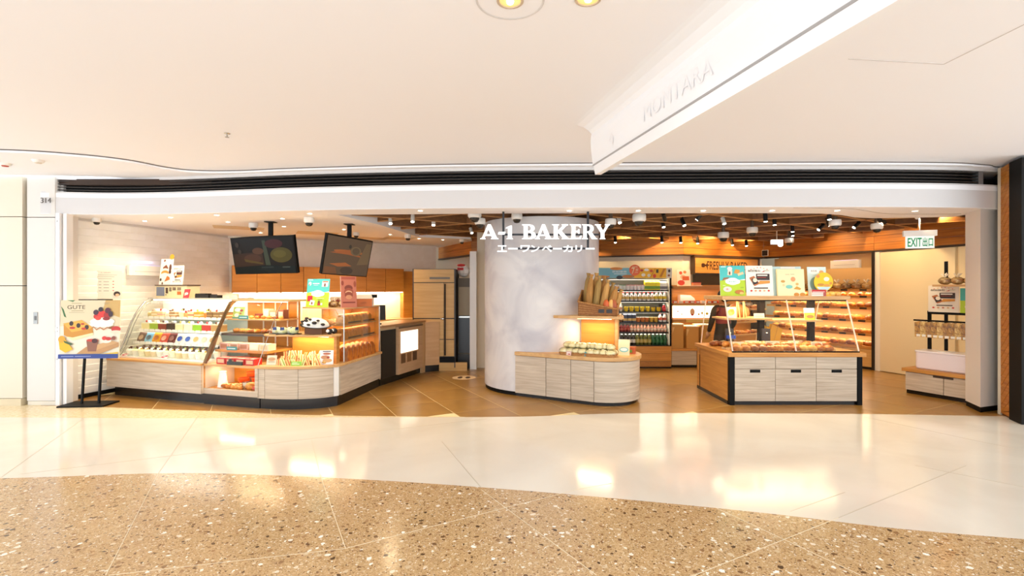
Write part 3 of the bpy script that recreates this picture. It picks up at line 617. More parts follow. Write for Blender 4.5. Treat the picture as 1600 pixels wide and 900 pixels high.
# -- bread island
IS = empty('bread_island', (3.87, 7.22, 0), 0, 'square bread island with grey oak doors, black corners and slanted glass case', 'display counter')
x0, x1, y0, y1 = -.90, .91, -.58, .58
MB().box(x0+.02, y0+.03, 0, x1-.02, y1-.02, .06, KICK).build('plinth', IS); MB().box(x0+.02, y0+.02, .06, x1-.02, y1-.02, .66, mat('b99f80', .5)).build('body', IS)
for a in (x0, x1-.065):
    MB().box(a, y0-.005, 0, a+.065, y0+.06, .66, BLACK).build('corner_post', IS)
MB().box(x0, y0+.06, .05, x0+.02, y1-.12, .66, OAK).build('side_panel', IS); MB().box(x0, y1-.10, .05, x0+.02, y1, .66, OAK).build('side_panel', IS); MB().box(x0-.003, y1-.12, .05, x0+.012, y1-.10, .55, BLACK).build('slot', IS)
MB().box(x0-.004, y0+.06, 0, x0+.02, y1, .05, KICK).build('plinth', IS); MB().box(x1-.02, y0+.06, .05, x1, y1, .66, OAK).build('side_panel', IS)
w3 = (x1-x0-.14)/3
for k in range(3):
    a = x0+.07+k*w3; MB().box(a+.003, y0, .50, a+w3-.003, y0+.02, .655, OAKG).build('drawer_front', IS)
    d = MB().box(a+.003, y0, .055, a+w3-.003, y0+.02, .49, OAKG).build('door', IS); MB().box(a+w3/2-.07, y0-.003, .445, a+w3/2+.07, y0+.01, .485, BLACK).build('handle', d)
MB().box(x0-.03, y0-.04, .663, x1+.03, y1+.03, .718, OAK).build('worktop', IS, bevel=.004)
MB().box(x0+.04, y0+.0, .718, x1-.03, y0+.02, .735, BLACK).build('glass_channel', IS)
gz0, gz1 = .735, 1.43; gy0, gy1 = y0+.01, y0+.25
for a, b in ((x0+.05, x0+.05+.86), (x0+.05+.87, x1-.04)): MB().extr([(a, gy0, gz0), (b, gy0, gz0), (b, gy1, gz1), (a, gy1, gz1)], (0, .006, .002), GLASS).build('front_glass', IS)
for a in (x0+.045, x0+.915, x1-.04): MB().bar((a, gy0, gz0), (a, gy1, gz1), .014, .014, mat('e6d2bd', .3)).build('glass_edge', IS)
MB().bar((x0+.052, gy0+.01, gz0), (x0+.052, gy1+.01, gz1), .008, .02, CHAR).build('glass_edge', IS); MB().bar((x1-.035, gy0+.01, gz0), (x1-.035, gy1+.01, gz1), .008, .02, CHAR).build('glass_edge', IS)
for a in (x0+.03, x0+.9, x1-.03): MB().bar((a, y1-.08, .718), (a, y1-.28, gz1), .012, .012, mat('e6d2bd', .3)).build('glass_edge', IS)
MB().extr([(x0+.05, y1-.08, gz0), (x1-.04, y1-.08, gz0), (x1-.04, y1-.28, gz1), (x0+.05, y1-.28, gz1)], (0, .006, 0), GLASS).build('rear_glass', IS)
MB().box(x0-.0, gy1-.02, 1.43, x1-.0, y1-.26, 1.487, OAKT).build('top_shelf', IS, bevel=.004); MB().box(x0+.05, gy1, 1.415, x1-.03, gy1+.03, 1.43, BLACK).build('top_channel', IS)
for a in (x0+.68, x0+1.42): MB().box(a, -.05, .718, a+.075, .03, 1.43, mat('1c120c', .6, 0, 0, .1)).build('inner_post', IS)
MB().box(x0+.10, -.25, 1.14, x0+.76, .25, 1.165, OAKT).build('middle_shelf', IS); MB().box(x0+.80, -.25, 1.115, x0+1.49, .25, 1.14, OAKT).build('middle_shelf', IS)
MB().box(x0+.1, -.2, 1.42, x1-.1, -.17, 1.43, LEDW).build('light_tube', IS)
lamp('island_lamp', 'AREA', (3.87, 7.02, 1.41), 8, WARM, 1.6, .05); lamp('island_shelf_lamp', 'AREA', (3.87, 7.0, 1.10), 3, WARM, 1.4, .05); lamp('island_rear_lamp', 'AREA', (3.87, 7.4, 1.41), 7, WARM, 1.6, .05)
# -- drinks fridge
DF = empty('drinks_fridge', (1.60, 9.68, 0), 0, 'open drinks fridge with six black-edged shelves and printed header', 'fridge')
W_ = 1.58
MB().box(0, .03, 0, W_, .75, .05, KICK).build('plinth', DF); MB().box(0, .02, .05, W_, .75, .44, mat('b8905c', .5)).build('base', DF)
MB().box(.0, 0, .30, W_-.01, .02, .44, OAK).build('upper_panel', DF); MB().box(.0, 0, .145, W_-.01, .02, .295, OAK).build('lower_panel', DF); v_ = MB().box(.0, .01, .03, W_-.01, .02, .14, mat('b07a44', .5)).build('vent', DF)
for k in range(52): MB().box(.02+k*.03, 0, .045, .034+k*.03, .012, .13, OAK).build('slat', v_)
MB().box(0, .02, .44, .03, .75, 2.0, BLACK).build('side', DF); MB().box(W_-.03, .02, .44, W_, .75, 2.0, BLACK).build('side', DF); MB().box(W_-.05, .03, .46, W_-.03, .7, 1.8, mat('f2ead8', .4)).build('inner_side', DF)
MB().box(.03, .68, .44, W_-.03, .75, 2.0, mat('efe3c0', .4)).build('back_panel', DF); MB().box(0, .0, 1.80, W_, .75, 2.0, mat('c9c2b4', .4)).build('header', DF)
SHD = [.455, .72, .92, 1.13, 1.345, 1.56]
for z in SHD: MB().box(.03, .04 if z > .5 else .01, z-.03, W_-.03, .68, z, mat('17130f', .4)).build('shelf', DF)
for z in SHD[1:] + [1.80]:
    MB().box(.05, .12, z-.036, W_-.05, .14, z-.030, mat('fff6e6', .5, 0, 1.5)).build('light_tube', DF)
    lamp('fridge_lamp', 'AREA', (1.60+W_/2, 9.68+.12, z-.05), 1.7, (1, .93, .74), 1.4, .03, (math.radians(-15), 0, 0))
pf = poster('header_print', W_, .2, [('r', 0, 0, .52, 1, '7fc4d8'), ('r', .52, 0, .93, 1, 'f0b81e'), ('r', .93, 0, 1, 1, 'd9d4c8'), ('e', .12, .12, .10, .13, 'd58a3a'), ('e', .30, .92, .08, .14, 'd58a3a'), ('e', .45, .15, .08, .16, 'c07a3a'), ('e', .34, .05, .04, .2, '2b3440'),
    ('t', '折扣優惠', .34, .62, .2, .18, 'f7fbfb'), ('r', .27, .38, .43, .43, 'f7fbfb'), ('e', .62, .75, .02, .12, 'c0392b'), ('e', .68, .8, .03, .13, 'f2f2ee'), ('e', .74, .7, .02, .14, 'd05a28'), ('e', .64, .3, .025, .16, 'f4f0e4'), ('e', .71, .25, .02, .16, 'e7e1cf'), ('e', .78, .2, .02, .2, 'd6472f'), ('r', .80, .5, .83, .85, '3d3327'), ('p', [(.84, .1), (.87, .1), (.92, .9), (.89, .9)], 'c7801d'), ('p', [(.72, .05), (.74, .05), (.8, .95), (.78, .95)], 'd99a1e'), ('e', .965, .7, .015, .15, '3b3b3b'), ('e', .96, .25, .015, .1, '8a5236')],
    None, None, (W_/2, -.006, 1.80)); pf.parent = DF; pf['label'] = 'blue and yellow printed bakery header'
rd = MB(); rd.add([(.11*math.cos(a*math.pi/12), 0, .11*math.sin(a*math.pi/12)) for a in range(24)], [tuple(range(24))], mat('e8641c', .4)); rd.add([(.11*math.cos(a*math.pi/12), .01, .11*math.sin(a*math.pi/12)) for a in range(24)], [tuple(range(24))], mat('e8641c', .4))
for tx, x, z, h, w in (('7', -.035, -.015, .125, .065), ('折', .042, .005, .055, .055), ('飲品加配', 0, .065, .03, .11), ('優惠價', .03, -.045, .018, .06)):
    vs, fs = text(tx, h, None); vs2 = [(p[0]*(w/max(1e-6, max(q[0] for q in vs)-min(q[0] for q in vs)))+x, -.002, p[2]+z) for p in vs]; rd.add(vs2, fs, mat('fff3c4', .5))
o = rd.build('round_price_sign', DF, loc=(.84, -.02, 1.955)); o['label'] = 'orange round price sign'
# -- packing shelf right of the fridge
PS = empty('packing_shelf', (3.22, 9.80, 0), 0, 'honey oak packing shelf with lit picture panel beside the fridge', 'shelf unit')
MB().box(0, .0, 0, .50, .5, .05, KICK).build('plinth', PS); MB().box(0, .0, .05, .50, .5, .335, OAKG).build('base', PS); MB().box(-.01, -.02, .335, .62, .55, .38, OAK).build('bench_top', PS)
MB().box(.52, -.02, .0, 1.2, .55, .36, OAK).build('cabinet', PS); MB().box(0, .5, .38, 1.2, .55, 1.66, OAK).build('back_panel', PS)
for z, h in ((1.64, .05), (1.29, .045), (.97, .07)): MB().box(0, .05, z-h, 1.2, .5, z, OAK).build('shelf', PS)
MB().box(0, .05, .38, .03, .5, 1.66, OAK).build('side', PS)
lp = MB().box(.05, .18, .99, 1.1, .2, 1.235, mat('fff6dc', .5, 0, 1.5)).build('lit_picture_panel', PS)
pr = MB(); print_on(pr, 1.0, .24, [('e', .42, .5, .05, .3, 'e7b98a'), ('e', .42, .25, .03, .08, 'c9402a'), ('e', .62, .4, .02, .12, 'e8c23a'), ('e', .72, .35, .03, .12, 'ecca55'), ('e', .55, .3, .02, .1, 'eccb5a'), ('e', .86, .4, .015, .14, 'd8b02a'), ('e', .12, .55, .015, .06, 'd08050'), ('e', .2, .3, .015, .06, 'e0b070')]); pr.build('print', lp, loc=(.56, .178, .99))
MB().box(.30, .02, .905, 1.0, .05, .965, mat('e0b95c', .5)).build('name_strip', PS)
lamp('packing_shelf_lamp', 'AREA', (3.8, 10.0, .89), 3, WARM, 1.0, .05); lamp('packing_shelf_lamp', 'AREA', (3.8, 10.0, 1.585), 3, WARM, 1.0, .05)
# -- freshly baked panel with dark kitchen window
d_ = Vector((6.0-3.7, 11.6-10.5)).normalized(); ga = math.atan2(d_.y, d_.x)
FB = empty('bake_window', (3.7+d_.x*.30, 10.5+d_.y*.30-.012, 0), ga, 'timber framed kitchen window under a burnt-in FRESHLY BAKED board', 'window')
MB().box(0, -.03, 1.93, 2.0, .05, 2.27, grain('sign_board', 'c98a3f', 'd99c50', (.8, 10, 14), .5)).build('sign_board', FB)
for b_ in ((-.04, -.04, 1.90, 0, .06, 2.32), (2.0, -.04, 1.5, 2.06, .06, 2.32), (-.04, -.04, 2.27, 2.06, .06, 2.32)): MB().box(*b_, mat('4a3320', .5)).build('frame', FB)
MB().box(0, 0, 1.2, 2.0, .03, 1.92, mat('2c2622', .25)).build('dark_glass', FB)
vs, fs = text('FRESHLY BAKED', .19, None, maxw=1.28, bold=.012); br = mat('3a1808', .6); lt = MB().add([(x+1.0, -.0306, z+2.10) for x, _, z in vs], fs, br)
lt.add([(u, -.0306, 2.10+v) for u, v in ((.19, .03), (.22, .045), (.28, .045), (.30, .02), (.34, .02), (.34, .045), (.36, .045), (.36, -.045), (.34, -.045), (.34, -.02), (.30, -.02), (.28, -.045), (.22, -.045), (.19, -.03))], [tuple(range(14))], br)
lt.build('lettering', FB)
# -- bread wall
BW = empty('bread_shelving', (6.0, 11.55, 0), math.atan2(9.46-11.55, 7.04-6.0), 'tall lit wall shelf of fresh bread behind the island', 'shelf unit')
LB = 2.33
MB().box(0, .02, 0, LB, .4, .40, OAK).build('base', BW); MB().box(0, .36, .40, LB, .40, 2.3, mat('d9b077', .5)).build('back_panel', BW); MB().box(0, -.0, .40, LB, .36, .45, OAK).build('bottom_shelf', BW)
for k in range(4): MB().box(.02+k*.58, 0, .05, .58+k*.58, .02, .39, OAKV).build('door', BW)
MB().box(LB-.03, -.02, 0, LB+.02, .06, 2.32, mat('241a12', .4)).build('post', BW); MB().box(0, -.0, 0, LB, .02, .05, KICK).build('plinth', BW)
SHB = [.69, .96, 1.21, 1.44, 1.575]
for z in SHB:
    s_ = MB().box(.02, .02 + (.05 if z > 1 else 0), z-.02, LB-.03, .36, z, OAKT).build('shelf', BW)
    MB().box(.02, .05 if z > 1 else .0, z-.035, LB-.03, .07 if z > 1 else .02, z+.01, OAK).build('front_rail', s_)
    for k in range(6): MB().box(.25+k*.36, .045 if z > 1 else -.006, z-.035, .38+k*.36, .05 if z > 1 else 0, z+.005, mat('3b2c1e', .5)).build('price_tag', s_)
    lamp('bread_wall_lamp', 'AREA', frame(BW, LB/2, .12, z-.03), 6, WARM, 2.1, .03, (0, 0, BW.rotation_euler.z))
lamp('bread_wall_lamp', 'AREA', frame(BW, LB/2, .12, 2.25), 2, WARM, 2.1, .05, (0, 0, BW.rotation_euler.z))
# -- low bench rack at the right pier
RB = empty('bench_rack', (6.0, 7.43, 0), math.atan2(-.91, .41), 'low grey oak bench with black rack above, beside the right pier', 'rack')
MB().box(.01, .03, 0, .98, .55, .055, KICK).build('plinth', RB); MB().box(.0, .02, .055, .98, .55, .33, mat('b59a78', .5)).build('body', RB)
for k in range(2): MB().box(.01+k*.48, 0, .06, .48+k*.48, .02, .325, OAKG).build('drawer_front', RB)
MB().box(.36, -.004, .295, .60, .0, .325, mat('3a2d22', .4)).build('handle', RB); MB().box(-.03, -.03, .335, 1.0, .58, .385, OAK).build('worktop', RB, bevel=.004)
for u in (.12, .95): MB().box(u-.018, .40, .385, u+.018, .44, 1.25, BLACK).build('post', RB)
MB().box(.1, .40, 1.20, .97, .44, 1.235, BLACK).build('crossbar', RB); MB().tube([(-.05, .34, 1.10), (.95, .34, 1.10)], .012, BLACK).build('hook_rail', RB); MB().box(.30, .43, .385, .34, .45, 2.0, BLACK).build('post', RB)
MB().box(.10, .36, .95, .14, .42, .98, BLACK).build('bracket', RB); MB().box(.28, .15, 1.62, 1.0, .5, 1.65, OAKT).build('upper_shelf', RB)
# ------------------------------------------------------------------ ceiling fixtures
CL = [(-5.55, 7.35), (-4.9, 6.98), (-4.35, 7.45), (-4.1, 6.75), (-3.75, 8.0), (-3.35, 7.1), (-2.75, 6.62), (-2.9, 8.4), (-4.6, 8.9), (-3.4, 9.5), (-2.3, 9.2), (-1.9, 9.95), (-1.45, 10.2)]
pl_ = ['beside the tiled wall', 'above the cake case front', 'above the cake case', 'near the left fascia', 'behind the left screen', 'above the pastry case', 'near the right screen pole', 'behind the right screen', 'deep above the back counter', 'above the back cabinets', 'near the lattice edge', 'by the back wall', 'above the refrigerator']
for (x, y), p in zip(CL, pl_):
    downlight(x, y, 2.614, .032, 'small round recessed light in the white shop ceiling, ' + p, 'shop ceiling downlights')
    lamp('shop_downlight_lamp', 'SPOT', (x, y, 2.60), 36, (1, .80, .52), .04, spot=125, blend=.8)
for k, x in enumerate((-1.2, .75, 1.65, 2.5, 3.4, 4.25, 5.3)):
    downlight(x, 6.36 if x < 5 else 6.4, 2.614, .034, 'small round recessed light in the shop-front soffit, %s from the left' % ORD[k+1], 'soffit downlights')
    lamp('soffit_lamp', 'SPOT', (x, 6.36, 2.60), 14, (1, .82, .56), .04, spot=110, blend=.8)
def dome_camera(x, y, z, label, s=1.0):
    o = empty('dome_camera', (x, y, z), 0, label, 'camera', 'ceiling dome cameras')
    MB().lathe([(.02, 0), (.075*s, 0), (.08*s, -.02*s), (.08*s, -.07*s), (.07*s, -.085*s), (.06*s, -.088*s)], (0, 0, 0), mat('ece7de', .4), 20).build('housing', o, 40)
    if z != 2.614: MB().tube([(0, 0, 3.02-z), (0, 0, -.01)], .03, mat('5a4632', .5)).build('stem', o)
    MB().lathe([(.058*s, -.085*s), (.053*s, -.11*s), (.036*s, -.135*s), (.005, -.142*s)], (0, 0, 0), mat('2a2521', .12), 20).build('dome', o, 60)
for x, y, z, s, l in ((-6.02, 7.05, 2.614, .7, 'small dark dome camera by the tiled left wall'), (-4.05, 7.62, 2.614, .85, 'white dome camera left of the left screen pole'), (-2.92, 7.0, 2.614, .9, 'white dome camera left of the right screen pole'),
                   (-1.98, 9.25, 2.614, .8, 'white dome camera near the lattice edge at left'), (-1.05, 10.2, 2.62, .7, 'small dome camera on the timber band by the passage'), (-2.85, 8.9, 2.614, .7, 'dome camera behind the right screen edge'),
                   (-.53, 6.9, 2.70, 1.2, 'large white dome camera left of the sign letters'), (-.47, 7.15, 2.62, 1.0, 'second white dome camera tucked behind the first letter'), (.07, 7.05, 2.68, 1.0, 'white dome camera above the sign between dash and letters'),
                   (1.43, 7.05, 2.60, 1.0, 'white dome camera just right of the last sign letter'), (1.83, 7.0, 2.66, 1.2, 'large white dome camera above the drinks fridge'), (3.65, 8.4, 2.56, 1.15, 'white dome camera above the bake window'),
                   (4.05, 8.2, 2.62, 1.1, 'white dome camera over the middle of the island'), (4.75, 7.15, 2.60, 1.0, 'white dome camera over the right end of the island'), (5.55, 7.4, 2.58, 1.0, 'white dome camera left of the exit sign'), (5.3, 9.3, 2.55, 1.0, 'white dome camera near the emergency light')):
    dome_camera(x, y, z, l, s)
def track_spot(x, y, z, az, tilt, label, tone='14100d', L=.13, power=0):
    o = empty('track_spotlight', (x, y, z), az, label, 'spotlight', 'track spotlights in the lattice')
    MB().tube([(0, 0, 3.02-z), (0, 0, .02)], .008, BLACK).build('stem', o)
    c, s = math.cos(tilt), math.sin(tilt); d = Vector((0, -s, -c))
    MB().tube([-d*L*.4, d*L*.6], .03, mat(tone, .4), 14).build('can', o, 40)
    MB().tube([d*L*.6, d*(L*.6+.004)], .024, BULB, 14).build('lens', o)
    if power:
        q = Matrix.Rotation(az, 3, 'Z') @ d; l = lamp('track_lamp', 'SPOT', Vector((x, y, z)) + q*(L*.6+.02), power, WARM, .03, spot=75, blend=.7); l.rotation_euler = q.to_track_quat('-Z', 'Y').to_euler()
SP = [(-1.9, 7.6, .3, .5, 'nearest the white ceiling edge', 'efe9df'), (-1.5, 7.35, .1, .35, 'blazing brightest left of the sign', 'efe9df'), (-1.25, 7.75, .1, .35, 'beside the blazing one left of the sign', 'efe9df'), (-.75, 8.9, .6, .5, 'above the passage timber band', 'efe9df'),
      (1.65, 7.5, .2, .5, 'right of the last sign letter', 'efe9df'), (2.25, 7.2, 2.6, .9, 'tilted left above the fridge', '14100d'), (2.75, 7.1, -2.3, .7, 'tilted right above the fridge', '14100d'), (2.45, 7.9, .3, .3, 'pointing down behind the fridge camera', '14100d'), (2.72, 7.75, .4, .5, 'in the lattice above the packing shelf', '14100d'),
      (3.3, 7.6, .3, .4, 'with a pale body over the island left', 'efe9df'), (3.75, 7.2, 0, .1, 'hanging long and black over the island', '14100d'), (4.1, 7.6, 0, .1, 'over the island posters', '14100d'), (1.45, 9.0, 1.2, .9, 'lighting the timber band by the column', '14100d'), (2.1, 9.9, 0, .2, 'above the fridge header', '14100d'),
      (3.05, 9.9, 0, .2, 'above the bake sign, leftmost', '14100d'), (3.45, 9.95, 0, .2, 'above the bake sign, second', '14100d'), (3.85, 10.1, 0, .2, 'above the bake sign, third', '14100d'), (4.75, 10.5, 0, .2, 'above the bake sign, fourth', '14100d'), (5.15, 10.7, 0, .2, 'above the bake sign, rightmost', '14100d'),
      (4.9, 8.5, 0, .1, 'over the bread wall aisle', '14100d'), (5.3, 9.2, 0, .2, 'over the bread wall far end', '14100d'), (4.55, 6.98, .0, .1, 'tucked under the curved soffit', '14100d'), (5.0, 7.7, 2.2, .6, 'over the bread wall near end', '14100d'), (5.35, 8.4, -1.6, .8, 'washing the right timber band, leftmost', '14100d'),
      (5.75, 8.1, -1.6, .8, 'washing the right timber band, middle', '14100d'), (5.5, 7.3, 2.0, .8, 'with a bright lens left of the exit sign', '14100d'), (5.85, 7.05, 2.0, .9, 'with a white body above the exit sign', 'efe9df'), (5.75, 7.55, 2.0, .9, 'just left of the exit sign', '14100d')]
for i, (x, y, az, ti, l, c) in enumerate(SP):
    track_spot(x, y, 2.66 if y < 9.5 else 2.60, az, ti, 'cylindrical track spotlight ' + l, c, .13 if c != 'efe9df' else .11, 30 if 'timber band' in l or 'bake sign' in l else 20)
# warm wash of the track lamps on the timber band
for x, y in ((1.6, 10.75), (2.4, 10.45), (3.1, 10.2), (3.75, 10.15), (4.15, 10.35), (4.5, 10.5), (5.2, 10.85), (5.55, 11.0)):
    lamp('band_wash_lamp', 'SPOT', (x, y-.12, 2.80), 22, WARMER, .02, spot=110, blend=.6, rot=(math.radians(35), 0, 0))
for x, y in ((6.3, 9.9), (6.65, 9.2), (6.9, 8.5), (7.1, 7.8)):
    lamp('band_wash_lamp', 'SPOT', (x-.2, y, 2.80), 22, WARMER, .02, spot=110, blend=.6, rot=(0, math.radians(-35), 0))
# screens hung from the ceiling
def screen(TL, TR, BR, BL, pole, label, pic, glow=.12):
    o = empty('hanging_screen', (pole[0], pole[1], 2.614), 0, label, 'television', 'hanging screens')
    BR = tuple(Vector(TR) + Vector(BL) - Vector(TL)); P = [Vector(p) for p in (BL, BR, TR, TL)]; n = (P[1]-P[0]).cross(P[3]-P[0]).normalized()
    MB().extr(P, -n*.045, mat('12100e', .5, 0, 0, .1)).world('body', o)
    def at(u, v): a = P[0].lerp(P[1], u); b = P[3].lerp(P[2], u); return a.lerp(b, v)
    mb = MB()
    for i, s in enumerate(pic):
        off = n*(.002+.0006*i); m = mat(s[-1], .25, 0, glow, .12)
        if s[0] == 'r': mb.add([at(u, v)+off for u, v in ((s[1], s[2]), (s[3], s[2]), (s[3], s[4]), (s[1], s[4]))], [(0, 1, 2, 3)], m)
        elif s[0] == 'p': mb.add([at(u, v)+off for u, v in s[1]], [tuple(range(len(s[1])))], m)
        else: mb.add([at(s[1]+s[3]*math.cos(a*math.pi/10), s[2]+s[4]*math.sin(a*math.pi/10))+off for a in range(20)], [tuple(range(20))], m)
    mb.world('screen', o)
    t = at(.5, .8) - n*.045; MB().box(pole[0]-.03, pole[1]-.02, t.z-.1, pole[0]+.03, pole[1]+.02, 2.614, BLACK).bar((pole[0], pole[1], t.z-.05), tuple(t), .06, .06, BLACK).world('pole', o); MB().box(pole[0]-.07, pole[1]-.07, 2.602, pole[0]+.07, pole[1]+.07, 2.614, BLACK).world('ceiling_plate', o)
screen((-4.30, 7.42, 2.364), (-3.18, 7.08, 2.373), (-3.185, 7.26, 1.807), (-4.315, 7.6, 1.813), (-3.70, 7.46), 'dark hanging screen above the cake case showing pastry pictures, left of two',
    [('r', .015, .02, .985, .97, '171412'), ('p', [(.02, .2), (.5, .2), (.48, .6), (.02, .55)], '2d201a'), ('e', .32, .42, .14, .12, '3a271f'), ('e', .42, .62, .09, .09, '422d21'), ('p', [(.18, .42), (.48, .30), (.47, .26), (.2, .34)], '43371d'), ('p', [(.5, .9), (.55, .9), (.6, .22), (.52, .22)], '30372d'), ('e', .68, .8, .14, .12, '371b1d'), ('e', .78, .5, .17, .20, '423c1d'), ('e', .76, .53, .10, .10, '4d4622'), ('p', [(.02, .03), (.98, .03), (.98, .2), (.5, .24), (.02, .2)], '101617'), ('r', .78, .16, .9, .19, '343b39'), ('r', .45, .16, .64, .2, '202727'), ('e', .1, .8, .03, .07, '342c26'), ('e', .13, .62, .03, .06, '2d2722')])
screen((-2.673, 7.05, 2.394), (-2.285, 8.0, 2.368), (-2.413, 8.15, 1.798), (-2.825, 7.2, 1.81), (-2.58, 7.72), 'hanging screen angled over the loaf case showing buns, right of two',
    [('r', .015, .02, .985, .97, '57483a'), ('e', .5, .62, .33, .05, '8f5836'), ('p', [(.1, .56), (.5, .68), (.85, .5), (.5, .55)], '8a5334'), ('p', [(.12, .28), (.45, .34), (.6, .26), (.3, .22)], '8f5836'), ('e', .5, .13, .14, .10, '463c34'), ('e', .64, .66, .12, .12, '655640'), ('e', .64, .66, .08, .09, '54483a'), ('e', .5, .76, .03, .05, '3b3730'), ('p', [(.03, .03), (.3, .03), (.25, .2), (.03, .2)], '6a4a34'), ('p', [(.7, .3), (.97, .35), (.97, .9), (.85, .9)], '665540')], .3)
# hanging sign letters on their black frame
SG = empty('shop_sign', (.35, 6.42, 2.6), 0, 'white lit A-1 BAKERY letters with katakana on a black hanging frame', 'sign')
for x in (-.115, 1.01): MB().box(x-.014, 6.46, 2.12, x+.014, 6.49, 2.62, mat('15131a', .4)).world('hanger', SG)
for z, a, b in ((2.31, -.115, 1.2), (2.125, .03, 1.02)): MB().box(a, 6.455, z-.012, b, 6.49, z+.012, mat('15131a', .4)).world('crossbar', SG)
GL = {'A': (98, [[(0, 0), (30, 0), (30, 5), (24, 9), (29, 22), (60, 22), (65, 9), (58, 5), (58, 0), (100, 0), (100, 5), (92, 9), (58, 100), (42, 100), (10, 10), (0, 5)], [(34, 34), (56, 34), (45, 66)]]),
      '-': (34, [[(2, 32), (30, 32), (34, 50), (6, 50)]]), '1': (44, [[(4, 0), (42, 0), (42, 5), (36, 9), (36, 92), (26, 92), (0, 78), (0, 70), (12, 74), (12, 9), (4, 5)]]),
      'B': (84, [[(0, 0), (52, 0), (70, 6), (80, 18), (80, 32), (72, 46), (58, 52), (68, 58), (74, 70), (71, 86), (60, 96), (44, 100), (0, 100), (0, 95), (9, 91), (9, 9), (0, 5)], [(33, 10), (44, 10), (54, 18), (55, 32), (48, 43), (33, 46)], [(33, 56), (42, 57), (50, 66), (50, 80), (44, 89), (33, 90)]]),
      'K': (96, [[(0, 0), (40, 0), (40, 5), (33, 9), (33, 46), (62, 9), (56, 5), (56, 0), (102, 0), (102, 5), (92, 9), (54, 56), (80, 88), (92, 95), (92, 100), (56, 100), (56, 95), (62, 91), (33, 56), (33, 91), (40, 95), (40, 100), (0, 100), (0, 95), (9, 91), (9, 9), (0, 5)]]),
      'E': (72, [[(0, 0), (68, 0), (72, 26), (67, 26), (55, 11), (33, 11), (33, 46), (46, 46), (53, 37), (58, 37), (58, 67), (53, 67), (46, 57), (33, 57), (33, 89), (52, 89), (63, 76), (68, 76), (66, 100), (0, 100), (0, 95), (9, 91), (9, 9), (0, 5)]]),
      'R': (92, [[(0, 0), (40, 0), (40, 5), (33, 9), (33, 44), (40, 44), (66, 0), (104, 0), (104, 5), (94, 9), (66, 48), (76, 58), (80, 72), (76, 88), (63, 97), (46, 100), (0, 100), (0, 95), (9, 91), (9, 9), (0, 5)], [(33, 54), (44, 54), (54, 62), (56, 74), (52, 86), (42, 90), (33, 90)]]),
      'Y': (96, [[(30, 0), (70, 0), (70, 5), (63, 9), (63, 42), (92, 90), (102, 95), (102, 100), (66, 100), (66, 95), (72, 91), (54, 58), (34, 91), (40, 95), (40, 100), (-4, 100), (-4, 95), (6, 91), (37, 42), (37, 9), (30, 5)]])}
SIGN = mat('ffffff', .4, 0, .45); SIDE = mat('b9b6bd', .4)
def glyph(ch, xa, xb, z, k):
    c = bpy.data.curves.new('letter', 'CURVE'); c.dimensions = '2D'; c.fill_mode = 'BOTH'; c.extrude = .018
    lo = min(p[0] for p in GL[ch][1][0]); hi = max(p[0] for p in GL[ch][1][0]); kx = (xb-xa)/(hi-lo); x = xa - lo*kx
    for loop in GL[ch][1]:
        s = c.splines.new('POLY'); s.points.add(len(loop)-1); s.use_cyclic_u = True
        for p, (a, b) in zip(s.points, loop): p.co = (a*kx, b*k, 0, 1)
    o = bpy.data.objects.new('t', c); COL.objects.link(o); bpy.context.view_layer.update()
    me = bpy.data.meshes.new_from_object(o.evaluated_get(bpy.context.evaluated_depsgraph_get())); bpy.data.objects.remove(o); bpy.data.curves.remove(c)
    me.transform(Matrix.Rotation(math.pi/2, 4, 'X')); me.materials.clear(); me.materials.append(SIDE); me.materials.append(SIGN)
    for p in me.polygons: p.material_index = 1 if abs(p.normal.y) > .9 else 0
    b = bpy.data.objects.new('letter', me); COL.objects.link(b); b.parent = SG; b.location = Vector((x, 6.43, z)) - SG.location
for ch, a, b in (('A', 750.3, 779), ('-', 777.8, 790), ('1', 790.5, 801.5), ('B', 815.6, 837.2), ('A', 835.6, 862.4), ('K', 862.4, 890), ('E', 890.5, 908.5), ('R', 909, 933), ('Y', 929, 952.8)):
    glyph(ch, (a-800)/118.2, (b-800)/118.2, 2.243, .00196)
for ch, a, b in (('エ', 777, 792), ('ー', 794, 809), ('ワ', 813, 828), ('ン', 829.5, 843), ('ベ', 846.6, 862), ('ー', 864, 878), ('カ', 880, 895), ('リ', 899, 909.5), ('ー', 915, 929)):
    vs, fs = text(ch, .088 if ch != 'ー' else .02, None, maxw=(b-a)/118.2, bold=.018); mb = MB(); mb.add(vs, fs, SIGN)
    mb.add([(p[0], .025, p[2]) for p in vs], fs, SIDE); mb.build('katakana_letter', SG, loc=Vector((((a+b)/2-800)/118.2, 6.425, 2.12)) - SG.location)
